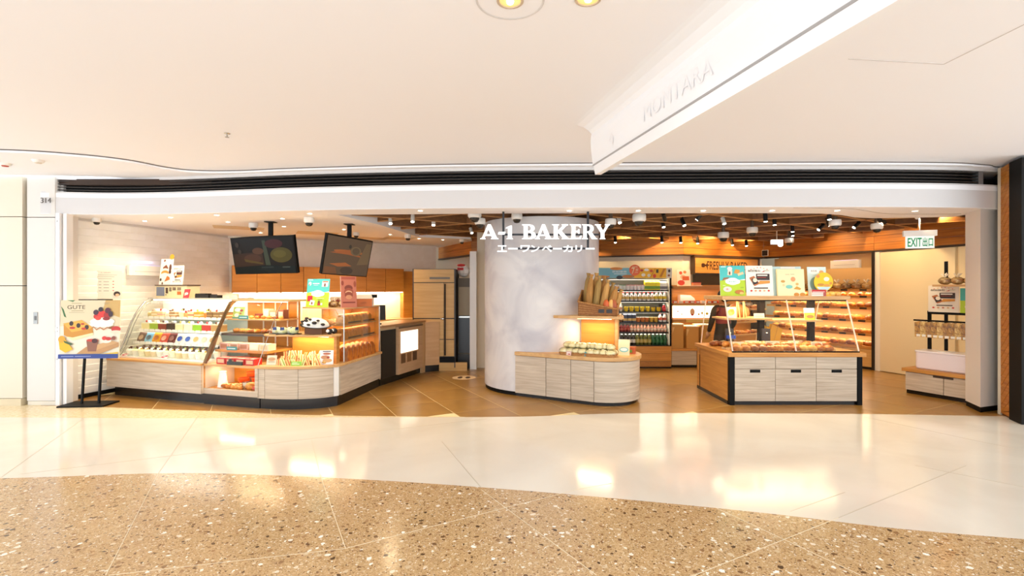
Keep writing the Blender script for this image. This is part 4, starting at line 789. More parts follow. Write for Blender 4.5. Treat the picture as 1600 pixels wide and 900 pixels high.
# exit sign, emergency light, insect lamps, small plate
ex = empty('exit_sign', (5.95, 7.1, 2.44), math.radians(-20), 'white EXIT sign box with green letters hanging near the right pier', 'sign')
MB().box(-.235, -.03, -.085, .235, .03, -.0, mat('f4f2ee', .4)).build('housing', ex); MB().box(-.2, -.015, -.26, .2, .015, -.085, mat('eef8f1', .4, 0, .25)).build('panel', ex); MB().tube([(0, 0, 0), (0, 0, .58)], .01, mat('c9c2b6', .4)).build('hanger', ex); ex.scale = (.85, .85, 1)
vs, fs = text('EXIT', .13, None, maxw=.2, bold=.02); vs2, fs2 = text('出口', .13, None, maxw=.145, bold=.02); GN = mat('0a9a60', .4)
MB().add([(x-.075, -.017, z-.172) for x, _, z in vs], fs, GN).add([(x+.108, -.017, z-.172) for x, _, z in vs2], fs2, GN).build('lettering', ex)
o = empty('emergency_light', (4.9, 9.0, 2.46), 0, 'white twin emergency lamp hanging before the timber corner', 'lamp'); MB().box(-.1, -.03, -.05, .1, .03, .03, mat('fffaf0', .4, 0, 1.2)).build('housing', o); MB().ell((.05, -.03, -.06), (.05, .03, .04), mat('fffaf0', .4, 0, 2)).build('lamp_head', o); MB().tube([(0, 0, .03), (0, 0, .56)], .008, mat('d8cbb8', .5)).build('hanger', o)
o = empty('direction_plate', (5.95, 11.42, 2.42), math.radians(-64), 'small dark direction plate on the timber band corner', 'sign'); MB().box(-.08, -.02, -.07, .08, 0, .07, mat('e7e0d2', .5)).build('plate', o); MB().box(-.07, -.022, -.06, .07, -.02, .06, mat('2a2420', .5)).build('print', o)
for loc, rz, l in (((-5.98, 7.9, 1.88), la, 'white insect lamp box on the tiled left wall'), ((6.78, 9.85, 2.08), math.radians(-64), 'white insect lamp box above the bread wall')):
    o = empty('insect_lamp', loc, rz, l, 'lamp'); MB().rbox(-.28, -.09, -.08, .28, 0, .08, mat('f3efe6', .4), .02).build('housing', o); MB().box(-.22, -.07, .078, .22, -.02, .085, mat('b9b4ff', .4, 0, .8)).build('tube', o); MB().box(-.2, -.094, -.02, .2, -.09, -.012, mat('cdc6bb', .4)).build('slot', o)
    lamp('insect_tube_lamp', 'AREA', Vector(loc)+Vector((0, 0, .12)), .08, (.6, .6, 1), .3, .05, (math.pi, 0, rz))
# ------------------------------------------------------------------ posters and cards
gy = [('r', 0, 0, 1, 1, 'e9dcc4'), ('p', [(0, .55), (.5, .6), (1, .5), (1, 1), (0, 1)], 'dcc9a4'), ('p', [(.7, .8), (1, .7), (1, 1), (.75, 1)], 'c9a25e'), ('p', [(0, .9), (.06, .72), (.10, .70), (.05, .84)], '3f6b3a'), ('p', [(.1, 1), (.24, 1), (.2, .97)], '4f7a45'),
      ('t', 'GUTE', .26, .88, .065, .30, '4a3a20'), ('r', .18, .942, .35, .950, '9c8a5c'), ('r', .18, .812, .38, .820, '9c8a5c'), ('r', .14, .785, .4, .789, '9c8a68'), ('r', .72, .95, .82, .956, '9c8a68'), ('r', .73, .93, .80, .936, '9c8a68'),
      ('p', [(.07, .40), (.22, .33), (.56, .44), (.55, .52), (.42, .62), (.06, .58)], 'c98a2e'), ('p', [(.05, .60), (.36, .66), (.56, .52), (.2, .45)], 'dfa63e'), ('p', [(.1, .38), (.22, .31), (.56, .40), (.56, .44), (.22, .36)], 'eed9a2'), ('e', .19, .6, .035, .04, '3a2620'), ('e', .31, .565, .035, .04, '3a2620'), ('e', .45, .535, .035, .04, '3a2620'), ('e', .21, .525, .05, .02, 'c03a22'), ('e', .40, .51, .04, .02, 'c03a22'), ('e', .38, .59, .03, .015, 'c03a22'),
      ('e', .71, .63, .21, .07, 'f2ebdc'), ('e', .70, .58, .2, .05, 'f2ebdc'), ('e', .62, .72, .06, .05, 'c22820'), ('e', .7, .76, .07, .06, 'd8342a'), ('e', .79, .74, .06, .06, 'a8261e'), ('e', .60, .79, .045, .045, '402030'), ('e', .68, .84, .04, .04, '2c1a20'), ('e', .80, .82, .05, .05, '5a2430'), ('e', .85, .76, .04, .05, '3a2028'), ('e', .64, .69, .05, .035, 'e0402e'), ('e', .78, .68, .06, .03, '8a2420'),
      ('p', [(.52, .51), (.57, .55), (.62, .50), (.68, .54), (.74, .5), (.80, .54), (.86, .5), (.92, .56), (.88, .5), (.8, .52), (.74, .48), (.68, .52), (.62, .48), (.57, .53)], 'b87848'), ('e', .95, .50, .08, .05, 'c03028'), ('e', .95, .45, .09, .03, 'e2d2b8'),
      ('p', [(.30, .08), (.46, .20), (.62, .14), (1, .27), (1, .20), (.7, .08)], 'b98a58'), ('p', [(.46, .2), (.9, .30), (1, .27), (.62, .14)], 'c99c68'), ('p', [(.49, .12), (.63, .12), (.66, .30), (.46, .30)], '8a5a44'), ('e', .56, .31, .1, .025, 'c23a2a'), ('e', .60, .30, .05, .04, '4a2420'), ('e', .79, .30, .09, .04, 'e9dcc8'), ('e', .76, .345, .04, .035, 'd23a2e'), ('e', .83, .335, .05, .03, 'c02e26'), ('e', .92, .345, .035, .035, '8a4a38'),
      ('p', [(0, .30), (.1, .34), (.24, .16), (.12, .1), (.02, .16)], 'e8b018'), ('e', .05, .33, .06, .06, 'd89a20'), ('p', [(.08, .31), (.25, .25), (.2, .23), (.1, .27)], '3f5a34'),
      ('r', 0, 0, 1, .075, '2b3f86'), ('p', [(.7, .075), (1, .075), (1, .11)], 'd9b23a'), ('r', .05, .034, .26, .042, 'aab6da'), ('r', .28, .034, .55, .042, 'aab6da')]
es = empty('poster_easel', (-5.72, 6.66, 0), math.radians(4), 'black easel stand by the left jamb holding a dessert poster', 'easel')
MB().box(-.36, -.16, 0, .22, .16, .022, BLACK).build('foot_plate', es)
for u in (-.16, .06): MB().bar((u, .0, .022), (u+.02, .05, 1.0), .03, .02, BLACK).build('upright', es)
MB().box(-.24, .045, 1.42, .2, .06, 1.445, BLACK).build('top_clip', es); MB().bar((-.05, .05, .9), (-.02, .06, 1.43), .03, .02, BLACK).build('upright', es)
poster('dessert_poster', .765, .79, gy, 'dessert poster titled GUTE with berry cakes on the black easel', 'poster', (-5.74, 6.60, .645), math.radians(4), math.radians(2.5), 'efe3cc', .012)
a_ = Vector((-6.3, 6.83)).lerp(Vector((-5.5, 9.5)), .18)
mn = [('t', 'A-1 BAKERY', .53, .93, .03, .3, '9a4a3a')] + [('r', .5-w, v, .5+w, v+.012, 'a89a84') for v, w in ((.84, .36), (.78, .28), (.71, .2))] + [('r', .32, v, .40, v+.016, '8a7a66') for v in (.60, .49, .38, .27)] + [('r', .46, v, .62, v+.016, '8a7a66') for v in (.60, .49, .38, .27)] + [('e', .75, v+.02, .025, .014, 'c0392b') for v in (.60, .49, .38, .27)] + [('e', .86, .17, .1, .09, '3a2a20'), ('e', .87, .13, .06, .05, 'e6b890'), ('e', .1, .14, .1, .08, 'e0cda8')]
poster('notice_sheet', .40, .42, mn, 'cream printed notice sheet on the tiled left wall', 'notice', (a_.x+.045, a_.y-.01, 1.44), math.radians(30), 0, 'efe6d2', .006)
PG = [('r', 0, 0, 1, .52, 'b5d22c'), ('p', [(0, .5), (.3, .56), (.6, .5), (1, .56), (1, 1), (0, 1)], '4fc4c0'), ('r', .05, .95, .25, .975, 'e9fbfa'), ('e', .5, .5, .22, .10, 'ffffff'), ('e', .35, .47, .14, .08, 'ffffff'), ('e', .66, .47, .14, .08, 'ffffff'), ('e', .5, .43, .2, .07, 'ffffff'), ('t', '環保麵包', .5, .47, .06, .34, '5ab0a0'), ('r', .36, .40, .64, .41, '9ac060')]
bag = PG + [('e', .13, .83, .06, .07, 'f3ece4'), ('r', .09, .77, .12, .82, '8a4a2c'), ('p', [(.66, .72), (.93, .72), (.96, .92), (.68, .93)], 'f6ece6'), ('r', .76, .73, .83, .84, '6a3a24'), ('r', .70, .88, .93, .92, 'd07a5a'), ('r', .25, .82, .55, .845, 'f2fbfb'), ('r', .3, .77, .5, .785, 'd8f4f2'), ('r', .06, .21, .28, .40, 'c8202a'), ('p', [(.15, .08), (.36, .06), (.40, .23), (.2, .26)], 'f4ece8'), ('e', .27, .14, .04, .05, '8a5a48'), ('r', .52, .06, .64, .15, 'b8282a'), ('e', .58, .18, .05, .05, '7a3a2a'), ('r', .66, .07, .74, .15, 'f0e6dc'), ('r', .45, .30, .8, .315, 'e8f4c0'), ('r', .52, .25, .72, .27, '7a9a30')]
brd = PG + [('e', .40, .9, .10, .07, 'f4e6e4'), ('p', [(.3, .68), (.48, .68), (.5, .84), (.32, .86)], 'f0e0c8'), ('r', .36, .7, .42, .8, '6a3a20'), ('p', [(.55, .75), (.78, .72), (.8, .86), (.62, .88)], 'd8983e'), ('p', [(.72, .66), (.95, .72), (.92, .8), (.7, .74)], 'ead0a0'), ('p', [(.08, .5), (.3, .56), (.38, .62), (.14, .6)], '9a6a44'), ('e', .28, .22, .17, .09, 'ecdcd0'), ('e', .27, .22, .05, .03, 'd8a8a0'), ('e', .75, .13, .18, .07, 'c07a30'), ('e', .83, .09, .08, .04, 'e8c070'), ('r', .1, .33, .2, .345, 'e8f4c0'), ('r', .8, .27, .92, .285, '7a9a30')]
wh = [('e', .2+.12*i, .95-.03*abs(i-2.5), .02, .015, c) for i, c in enumerate(('d23a2a', 'e8b830', 'd87a2a', 'd23a2a', 'e8b830', 'd23a2a'))] + [('t', '鹹甜麵包', .32, .83, .07, .46, '4a3a20'), ('p', [(.58, .78), (.7, .84), (.7, .80)], 'c8202a'), ('t', 'new!', .78, .84, .05, .2, '9aa060'), ('r', .38, .52, .88, .73, '3a2a22'), ('r', .42, .66, .8, .70, 'f0e6d8'), ('r', .42, .6, .75, .615, 'c0402a'), ('p', [(.12, .6), (.3, .66), (.5, .4), (.3, .32)], 'b86a38'), ('p', [(.2, .56), (.36, .6), (.44, .42), (.26, .36)], '2a2220'), ('e', .33, .52, .08, .07, 'f0e0c8'), ('p', [(.45, .38), (.88, .42), (.88, .5), (.5, .5)], 'd8923a'), ('r', .28, .24, .8, .275, '4a3526')] + [('e', .18+.16*i, .17, .04, .03, c) for i, c in enumerate(('d23a2a', 'd8a070', 'c87a5a', 'd8b080', 'd23a2a'))]
poster('bag_poster', .345, .42, bag, 'teal and green bag poster standing on the loaf case', 'poster', (-2.86, 7.13, 1.318), math.radians(-6), math.radians(8), 'ffffff')
rose = [('r', 0, 0, 1, 1, 'b8694f'), ('r', .06, .9, .94, .98, 'a04a34'), ('e', .5, .62, .26, .10, '7a3420'), ('e', .5, .5, .3, .12, '9a4a30'), ('e', .5, .47, .22, .07, 'd8a078'), ('e', .5, .40, .26, .1, '8a4028'), ('e', .5, .33, .2, .07, 'c88860'), ('r', .1, .14, .9, .18, '7a2c1c'), ('e', .12, .78, .08, .08, '8a3a26'), ('e', .9, .75, .08, .1, '96482e')]
poster('rose_poster', .22, .46, rose, 'tall brown-red chocolate poster leaning on the loaf case top', 'poster', (-2.36, 7.05, 1.318), math.radians(28), math.radians(10), 'f2ece6', .02)
poster('bread_card', .175, .19, [('e', .5, .75, .3, .08, 'b86a48'), ('e', .4, .5, .34, .14, 'c98a5a'), ('e', .55, .28, .36, .14, 'd8a468'), ('r', .2, .88, .8, .94, '5a4a4a'), ('e', .6, .48, .1, .06, 'a02c20')], 'small white bread picture card on the rounded counter', 'card', (-2.50, 6.555, .57), math.radians(5), math.radians(6), 'f2ece4')
poster('sandwich_card', .13, .13, [('e', .5, .6, .4, .2, 'd0a070'), ('t', 'CLASP', .5, .6, .12, .5, '8a6a48'), ('r', .15, .3, .85, .36, 'a08060')], 'cream price card at the left of the sandwich tray', 'card', (-3.22, 6.50, .57), 0, math.radians(15), 'ead8b8')
poster('bread_poster', .36, .435, brd, 'teal and green bread poster at the left end of the island top', 'poster', (3.16, 6.95, 1.487), 0, math.radians(5), 'ffffff')
poster('white_bread_poster', .385, .435, wh, 'white poster with bunting and bread, second on the island top', 'poster', (3.545, 6.95, 1.487), 0, math.radians(5), 'f8efe2')
poster('blue_card_board', .42, .425, [('r', .0, .0, 1, 1, 'bcd9dc'), ('r', .3, .93, .8, .985, 'f2efe6')], 'pale blue backing board behind the cream bag on the island', 'board', (3.965, 6.99, 1.487), 0, math.radians(6), 'bcd9dc')
poster('cream_paper_bag', .385, .385, [('r', .30, .79, .46, .805, 'a8946c'), ('r', .49, .795, .64, .81, 'a8946c'), ('e', .58, .62, .09, .09, 'e89a6a'), ('e', .2, .54, .08, .05, 'c99a4a'), ('e', .22, .4, .05, .05, 'e6cf98'), ('e', .72, .44, .06, .05, 'd8b068'), ('p', [(.58, .26), (.7, .36), (.86, .28), (.82, .22), (.7, .24)], 'd09a3a'), ('e', .42, .34, .13, .07, '7cc4b8'), ('e', .68, .05, .10, .07, 'c98a34'), ('e', .9, .05, .10, .07, 'c98a34')], 'cream printed paper bag leaning on the blue board, island top', 'paper bag', (3.985, 6.93, 1.487), 0, math.radians(5), 'f2e4b4', .03)
poster('pale_blue_card', .27, .42, [('r', 0, .0, 1, 1, 'c8dde0'), ('e', .35, .86, .3, .11, 'f8f4ec'), ('t', '新登場', .35, .86, .07, .3, '4a3a30'), ('e', .4, .4, .3, .25, '7a9a98'), ('e', .75, .82, .12, .06, 'd8a068')], 'pale blue card behind the yellow disc on the island', 'card', (4.40, 6.99, 1.487), 0, math.radians(6), 'c8dde0')
o = empty('yellow_disc_stand', (4.44, 6.93, 1.487), 0, 'yellow round standee on a small foot at the island top right', 'standee')
mb = MB(); mb.tube([(0, 0, .20), (0, .008, .20)], .135, mat('f2c510', .45), 32); mb.build('disc', o)
mb = MB(); print_on(mb, 1, 1, [('e', .42, .28, .025, .025, 'd88a4a'), ('e', .46, .16, .05, .02, 'c98a34'), ('e', .54, .15, .05, .02, 'd89a44'), ('p', [(.40, .13), (.6, .13), (.56, .085), (.44, .085)], 'bcdce4'), ('e', .54, .24, .04, .03, 'f6eed8'), ('e', .6, .18, .02, .02, 'd8923a')]); mb.build('printed_picture', o)
MB().box(-.09, -.03, 0, .09, .04, .012, mat('e2b60c', .4)).box(-.012, 0, .01, .012, .01, .08, mat('e2b60c', .4)).build('foot', o)
poster('red_price_box', .20, .09, [('r', 0, .55, 1, 1, 'c22a2a'), ('r', .05, .62, .9, .7, 'f4e0d8'), ('r', 0, .3, 1, .36, 'b8443a'), ('r', .8, 0, 1, .6, 'b05048')], 'red and white price box under the yellow disc', 'box', (4.33, 6.86, 1.487), 0, 0, 'f0e4d8', .05)
poster('offer_card', .21, .36, [('r', 0, 0, 1, .5, 'b5d22c'), ('r', 0, .5, 1, 1, '4ab4a8'), ('e', .7, .55, .4, .08, '9a6a44'), ('e', .6, .25, .35, .12, 'f0e6d0')], 'teal and green poster on the bench rack crossbar', 'poster', frame(RB, .62, .38, 1.236), RB.rotation_euler.z, 0, 'ffffff', .006).name = 'rack_poster'
poster('rack_bread_poster', .38, .40, wh, 'white bunting bread poster on the black bench rack', 'poster', frame(RB, .31, .385, 1.236), RB.rotation_euler.z, 0, 'efe2cc', .006)
# machine, cards and tray on top of the cake case
o = empty('order_machine', frame(CA, .12, .64, 1.445), CA.rotation_euler.z, 'cream box machine with a grey screen on the cake case', 'machine')
MB().box(0, 0, 0, .66, .22, .19, mat('e3d2a6', .5)).build('body', o); MB().box(-.01, -.01, .19, .67, .23, .205, mat('4a2e20', .4)).build('top_board', o)
MB().box(.02, -.006, .03, .19, 0, .17, mat('6d7488', .25)).build('screen', o)
for a, b, z0, z1, c in ((.215, .265, .07, .16, '4a3428'), (.29, .34, .1, .165, '7a6a58'), (.36, .43, .12, .165, '6a5848'), (.46, .54, .12, .165, '8a7a64'), (.46, .54, .05, .10, 'd0692c'), (.21, .23, .04, .055, '2a221c')): MB().box(a, -.004, z0, b, 0, z1, mat(c, .5)).build('label_card', o)
cake = [('e', .3, .93, .09, .05, '8a5a48'), ('p', [(0, .75), (.5, .98), (.95, .6), (.9, 0), (0, 0)], 'f0e6da'), ('p', [(.2, .68), (.45, .78), (.62, .66), (.6, .55), (.22, .55)], '7a3f22'), ('e', .4, .55, .26, .09, 'f2e6d4'), ('e', .4, .46, .30, .10, 'c98434'), ('e', .4, .38, .3, .08, 'f4ead8'), ('p', [(.42, .12), (.85, .2), (.8, .3), (.6, .35)], 'b86a2c'), ('e', .8, .66, .1, .14, '5a3424'), ('e', .8, .5, .1, .08, '4a2a1e'), ('e', .12, .2, .08, .06, '4a3a2e'), ('e', .28, .06, .06, .05, '6a4a34')]
CS = poster('cake_standee', .27, .42, cake, 'cut-out cake standee on the order machine', 'standee', frame(CA, .24, .70, 1.65), CA.rotation_euler.z, math.radians(6), 'e8e6ee')
MB().tube([(.09, 0, .45), (.09, .006, .45)], .045, mat('e2a22c', .5), 20).build('round_topper', CS)
poster('bread_notice', .235, .31, wh, 'white bunting bread notice on the order machine', 'poster', frame(CA, .52, .68, 1.65), CA.rotation_euler.z, math.radians(6), 'f6ece0')
poster('pink_offer_card', .11, .14, [('p', [(0, 0), (1, 0), (1, 1), (0, 1)], 'cf3440'), ('e', .5, .5, .34, .15, 'f4d8c8'), ('e', .3, .35, .1, .08, 'f2e2b0')], 'red slanted offer card beside the order machine', 'card', frame(CA, .80, .60, 1.445), CA.rotation_euler.z, math.radians(14), 'cf3440')
o = empty('card_reader', frame(CA, .92, .66, 1.445), CA.rotation_euler.z, 'flat black card reader on the cake case top', 'card reader'); MB().box(0, 0, 0, .27, .16, .055, mat('1d1a18', .4)).build('body', o); MB().box(.02, -.01, .055, .22, .1, .07, mat('2a2624', .25)).build('keypad', o); MB().box(.28, .02, 0, .42, .12, .045, mat('1d1a18', .4)).build('cradle', o)
# register screen and scanner
o = empty('register_monitor', frame(RC, .28, .30, .985), math.radians(20), 'black touch monitor on the register counter', 'monitor'); MB().rbox(-.1, -.06, 0, .1, .06, .015, CHAR, .02).build('foot', o); MB().tube([(0, 0, .01), (0, .02, .1)], .02, CHAR).build('neck', o); MB().extr([(-.17, -.02, .07), (.17, -.02, .07), (.17, .05, .32), (-.17, .05, .32)], (0, .03, 0), mat('17140f', .3)).build('screen', o)
o = empty('utensil_holder', frame(RC, .10, .22, .985), math.radians(-5), 'dark round mesh holder beside the register monitor', 'holder'); MB().lathe([(.09, 0), (.10, .02), (.11, .16), (.105, .16), (.09, .02)], (0, 0, 0), mat('4a3a2a', .5), 18).build('cup', o, 40); MB().tube([(.02, 0, .02), (.05, .02, .24)], .01, BLACK).tube([(-.03, 0, .02), (-.05, 0, .22)], .008, METAL).build('utensil', o)
o = empty('pump_bottle', frame(RC, .25, .45, .985), 0, 'small white bottle behind the register monitor', 'bottle'); MB().lathe([(.03, 0), (.035, .01), (.035, .14), (.012, .17)], (0, 0, 0), mat('f0e8dc', .4), 14).build('body', o, 40); MB().ell((0, 0, .40), (.02, .02, .02), mat('7a1c1c', .4)).tube([(0, 0, .17), (0, 0, .39)], .005, METAL).build('pump', o)
# floor sticker
Yf = 1216/(590-450); o = MB().lathe([(.21, 0), (.21, .002)], (0, 0, 0), mat('e6c49a', .5), 28, 1, .9).build('floor_sticker'); o.location = (-75/760*Yf, Yf, 0.0); tag(o, 'round pale footprint sticker on the brown shop floor', 'floor sticker')
for dx in (-.07, .07): MB().lathe([(.045, .002), (.045, .003)], (dx, 0, 0), mat('5a4030', .5), 14, 1, 2.2).build('footprint', o)
o = empty('crumpled_bag', (-.98, 9.9, 1.82), 0, 'crumpled white and red paper bag on the passage appliance', 'bag'); mb = MB(); mb.ell((0, 0, .12), (.13, .1, .12), mat('f2ece6', .6), 9, 5); mb.build('body', o); MB().box(-.12, -.11, .14, .0, -.07, .19, mat('c0282a', .6)).ell((-.05, -.06, .24), (.09, .04, .03), mat('c8342e', .6), 8, 4).build('red_band', o)
# ------------------------------------------------------------------ food and goods
def T(f, name, u, v, z, me, label, cat, group=None, rz=0, sc=1): return put(me, name, frame(f, u, v, z), f.rotation_euler.z+rz, label, cat, group, sc)
def m_slice(base, mid, top, berries, w=.085, d=.10, h=.055):
    b = MB().box(-w/2, -d/2, 0, w/2, d/2, h*.4, mat(base, .6)).box(-w/2+.001, -d/2+.001, h*.4, w/2-.001, d/2-.001, h*.6, mat(mid, .6)).box(-w/2, -d/2, h*.6, w/2, d/2, h, mat(base, .6)).box(-w/2, -d/2, h, w/2, d/2, h+.008, mat(top, .4))
    b.ell((0, 0, h+.015), (.026, .026, .018), mat('fbf6ea', .5), 8, 5)
    for i, c in enumerate(berries): b.ell((-.025+.025*i, -.02+.012*(i % 2), h+.022), (.013, .013, .013), mat(c, .3), 7, 4)
    return b.data('cake_slice', 50)
def m_cup(glass, cream, top):
    return MB().lathe([(.026, 0), (.038, .05)], (0, 0, 0), mat(glass, .25), 12).ell((0, 0, .052), (.036, .036, .022), mat(cream, .5), 10, 5).ell((.006, -.008, .076), (.012, .012, .010), mat(top, .35), 7, 4).box(.008, -.004, .07, .03, .004, .095, mat('5a3420', .4)).data('cream_cup', 50)
def m_round(base, top, berries):
    b = MB().lathe([(.042, 0), (.045, .004), (.045, .04), (.04, .046)], (0, 0, 0), mat(base, .55), 14).lathe([(.04, .046), (.03, .056), (.004, .06)], (0, 0, 0), mat(top, .45), 14)
    for i, c in enumerate(berries): b.ell((.02*math.cos(i*2.2), .02*math.sin(i*2.2)-.008, .064), (.012, .012, .012), mat(c, .3), 7, 4)
    return b.data('round_cake', 50)
s1 = [('hazelnut round cake', m_round('c9b27a', 'e6d8b8', ['a87a4a'])), ('cream cake slice', m_slice('e2c68e', 'f8f0dc', 'f4ead0', ['e8c8b8'])), ('pink berry slice', m_slice('e8cfa0', 'e7a0a0', 'f2dcd4', ['d83a3a'])), ('chocolate curl cake', m_round('e8d9c2', 'f2e8dc', ['5a3420', '6a4028'])), ('mocha slice', m_slice('b88a5c', 'f0e2c8', 'e8d8c4', ['7a4a30'])), ('pear cream cup', m_cup('f2e2b8', 'f8f2e0', 'b8c850')), ('strawberry tart', m_round('d8a25c', 'c03028', ['d8342a', 'e04a38', 'c02a24'])), ('strawberry cream slice', m_slice('f0dca8', 'd84038', 'f8efe0', ['d8342a', 'e04a38'])), ('mango orange slice', m_slice('e8a238', 'f8ecd0', 'f0a828', ['f2c030', 'e88a28'])), ('yellow mango cup', m_cup('e8883a', 'f8e8b0', 'f2c62c')), ('caramel log cake', m_slice('8a6238', 'b08850', '9a7040', ['c8a878'])), ('strawberry topped log cake', m_slice('9a7242', 'c0a070', 'b08a58', ['d83430', 'c02a28'])), ('cocoa cream slice', m_slice('a67c4c', 'f0e0c4', '6a4428', ['f4ece0', 'd8c0a0']))]
for i, (n, me) in enumerate(s1): T(CA, n.replace(' ', '_'), .20+i*.125, .53, 1.155, me, '%s, %s from the left on the cake case top shelf' % (n, ORD[i+1]), 'cake', 'cakes on the top shelf', sc=1.4)
sq = lambda side, top, b: m_slice(side, side, top, b, .15, .11, .06)
s2 = [('cream cheese cake', sq('efe2a8', 'f6f0d8', ['c8402c'])), ('green tea cake', sq('a8c43c', 'e6ecb0', ['f2f0da'])), ('red velvet cake', sq('8a3420', 'f0e0d4', ['5a2a18'])), ('dark chocolate cake', sq('3a2418', '5a3a24', ['e8d8c0'])), ('vanilla cake', sq('f2e6b4', 'f8f2dc', ['d8b868'])), ('plain cream cake', sq('f4ecd0', 'faf6ea', ['e8c040'])), ('berry lime cake', sq('9cd02c', 'f4f4e8', ['c8202a', '7a1c20'])), ('red fruit cake', sq('d03a28', 'f0d8c8', ['d83430'])), ('chestnut cake', sq('c89a58', 'e8d0a8', ['7a4a28']))]
for i, (n, me) in enumerate(s2): T(CA, n.replace(' ', '_'), .22+i*.175, .47, .965, me, '%s, %s from the left on the cake case second shelf' % (n, ORD[i+1]), 'cake', 'cakes on the second shelf', sc=(1.1, 1.2, 1.45))
def m_pack(c, c2): # upright bag with a picture
    b = MB().extr([(-.075, -.05, 0), (-.075, .05, 0), (-.075, .055, .02), (-.075, .02, .11), (-.075, -.0, .115), (-.075, -.045, .03)], (.15, 0, 0), mat(c, .35)); vs = [(.045*math.cos(a*math.pi/8), 0, .045+.03*math.sin(a*math.pi/8)) for a in range(16)]
    b.add([(x, -.047+(z-.03)*.53-.002, z+.01) for x, _, z in vs], [tuple(range(16))], mat(c2, .4)); return b.data('cookie_bag')
for i, (n, c, c2) in enumerate((('brown cocoa bag', '7a5a48', 'c9a888'), ('sky blue bag', '8ec4e2', '5a6a78'), ('amber bag', 'eaa624', 'b8641c'), ('coral red bag', 'd0503c', 'e8a890'), ('maroon bag', '6a2826', '9a6a60'), ('blue dotted bag', 'f0eadc', '3a5ab8'), ('white script bag', 'f6f2e8', '4a6ac0'), ('white striped bag', 'f8f4ea', 'd8b878'), ('white plain bag', 'f4eee0', 'e8d8b8'), ('cream ribbon bag', 'f2e6c8', 'c89a58'))):
    T(CA, n.replace(' ', '_'), .20+i*.158, .40, .78, m_pack(c, c2), '%s of cookies, %s from the left on the third shelf' % (n, ORD[i+1]), 'bag', 'cookie bags on the third shelf', sc=(1.05, 1.1, 1.2))
cups = [m_cup('f4eede', 'fbf8ee', '6a4a34'), m_cup('e8d2a0', 'fbf6e6', 'c9a860'), m_cup('f6f2e6', 'f4eecf', '9aa85a'), m_cup('eed8b0', 'fdfaf2', '4a3424'), m_cup('f8f2d4', 'fcf4c4', 'e6bc3c')]
for r in range(3):
    for i in range(13):
        q = (i*7+r*3) % 5; T(CA, 'cream_cup_dessert', .16+i*.125+(r % 2)*.04, .22+r*.15, .585, cups[q], 'white cream cup dessert, %s in the %s row of the case floor' % (ORD[i+1], ['front', 'middle', 'rear'][r]), 'dessert', 'cream cups on the case floor', rz=r, sc=1.45)
for u, l in ((.13, 'left'), (.93, 'middle')): poster('red_leaf_ticket', .12, .05, [('p', [(0, .1), (.5, 0), (1, .7), (.9, 1), (.3, .8)], 'c8284a'), ('e', .5, .5, .25, .15, 'f2d8d8')], 'small red leaf price ticket at the %s of the case floor' % l, 'ticket', frame(CA, u, .15, .585), CA.rotation_euler.z, math.radians(50), 'f4ece4', .004)
# breads
CR = [bread('a04e0c', 'd0842a'), bread('944608', 'c87420'), bread('b8661a', 'de9a42'), bread('733812', 'a85e20'), bread('c88a34', 'e8b664')]
def m_bun(m, top=None, s=(.055, .05, .036)):
    b = MB().ell((0, 0, s[2]*.8), s, m, 12, 7)
    if top: b.ell((0, 0, s[2]*1.35), (s[0]*.6, s[1]*.6, s[2]*.5), mat(top, .5), 9, 5)
    return b.data('bun', 80)
def m_roll(m, L=.16, r=.032, cuts=4):
    pts = [(-L/2+L*i/8, .01*math.sin(i*.8), r*.85) for i in range(9)]; rs = [r*(.35+.65*math.sin(math.pi*(i+.6)/9.2)) for i in range(9)]
    b = MB().tube(pts, r, m, 10, rs)
    for i in range(cuts): x = -L*.3+L*.6*i/max(1, cuts-1); b.ell((x, 0, r*1.68), (.014, .020, .007), bread('e8c080', 'f4dca8'), 7, 4)
    return b.data('bread_roll', 80)
def m_crois(m):
    pts = [(.075*math.cos(a), .05*math.sin(a)-.02, .026) for a in [math.pi*(.02+.96*i/8) for i in range(9)]]
    rs = [.010, .019, .024, .032, .036, .032, .024, .019, .010]; return MB().tube(pts, .03, m, 9, rs).data('croissant', 80)
def m_loaf(m, L=.22, w=.10, h=.10, n=3):
    b = MB().rbox(-L/2, -w/2, 0, L/2, w/2, h*.72, m, .015)
    for i in range(n): b.ell((-L/2+L*(i+.5)/n, 0, h*.72), (L/n*.54, w*.52, h*.30), m, 10, 6)
    return b.data('loaf', 60)
def m_slicepack(bc, ic): # wrapped sandwich wedge
    b = MB().extr([(-.045, -.02, 0), (.045, -.02, 0), (-.045, -.02, .075)], (0, .014, 0), mat(bc, .6)).extr([(-.043, -.006, 0), (.043, -.006, 0), (-.043, -.006, .072)], (0, .012, 0), mat(ic, .5)).extr([(-.045, .006, 0), (.045, .006, 0), (-.045, .006, .075)], (0, .014, 0), mat(bc, .6)); return b.data('sandwich')
buns = [m_bun(CR[0]), m_bun(CR[1], 'e8c878'), m_bun(CR[2]), m_bun(CR[3], 'f0e0b8'), m_bun(CR[4], 'c8502a')]
rolls = [m_roll(CR[0]), m_roll(CR[1], .18, .03), m_roll(CR[2], .15, .034, 3)]; cro = m_crois(CR[2]); loafs = [m_loaf(CR[0]), m_loaf(CR[1], .24, .11, .11, 4), m_loaf(CR[2], .2, .1, .12, 2)]
KB = [('golden round bun', buns[0]), ('cheese topped bun', buns[1]), ('pale glazed bun', buns[2]), ('brown crumb-topped bun', buns[3]), ('tomato topped bun', buns[4]), ('scored bread roll', rolls[0]), ('long scored roll', rolls[1]), ('short scored roll', rolls[2]), ('crescent croissant', cro)]
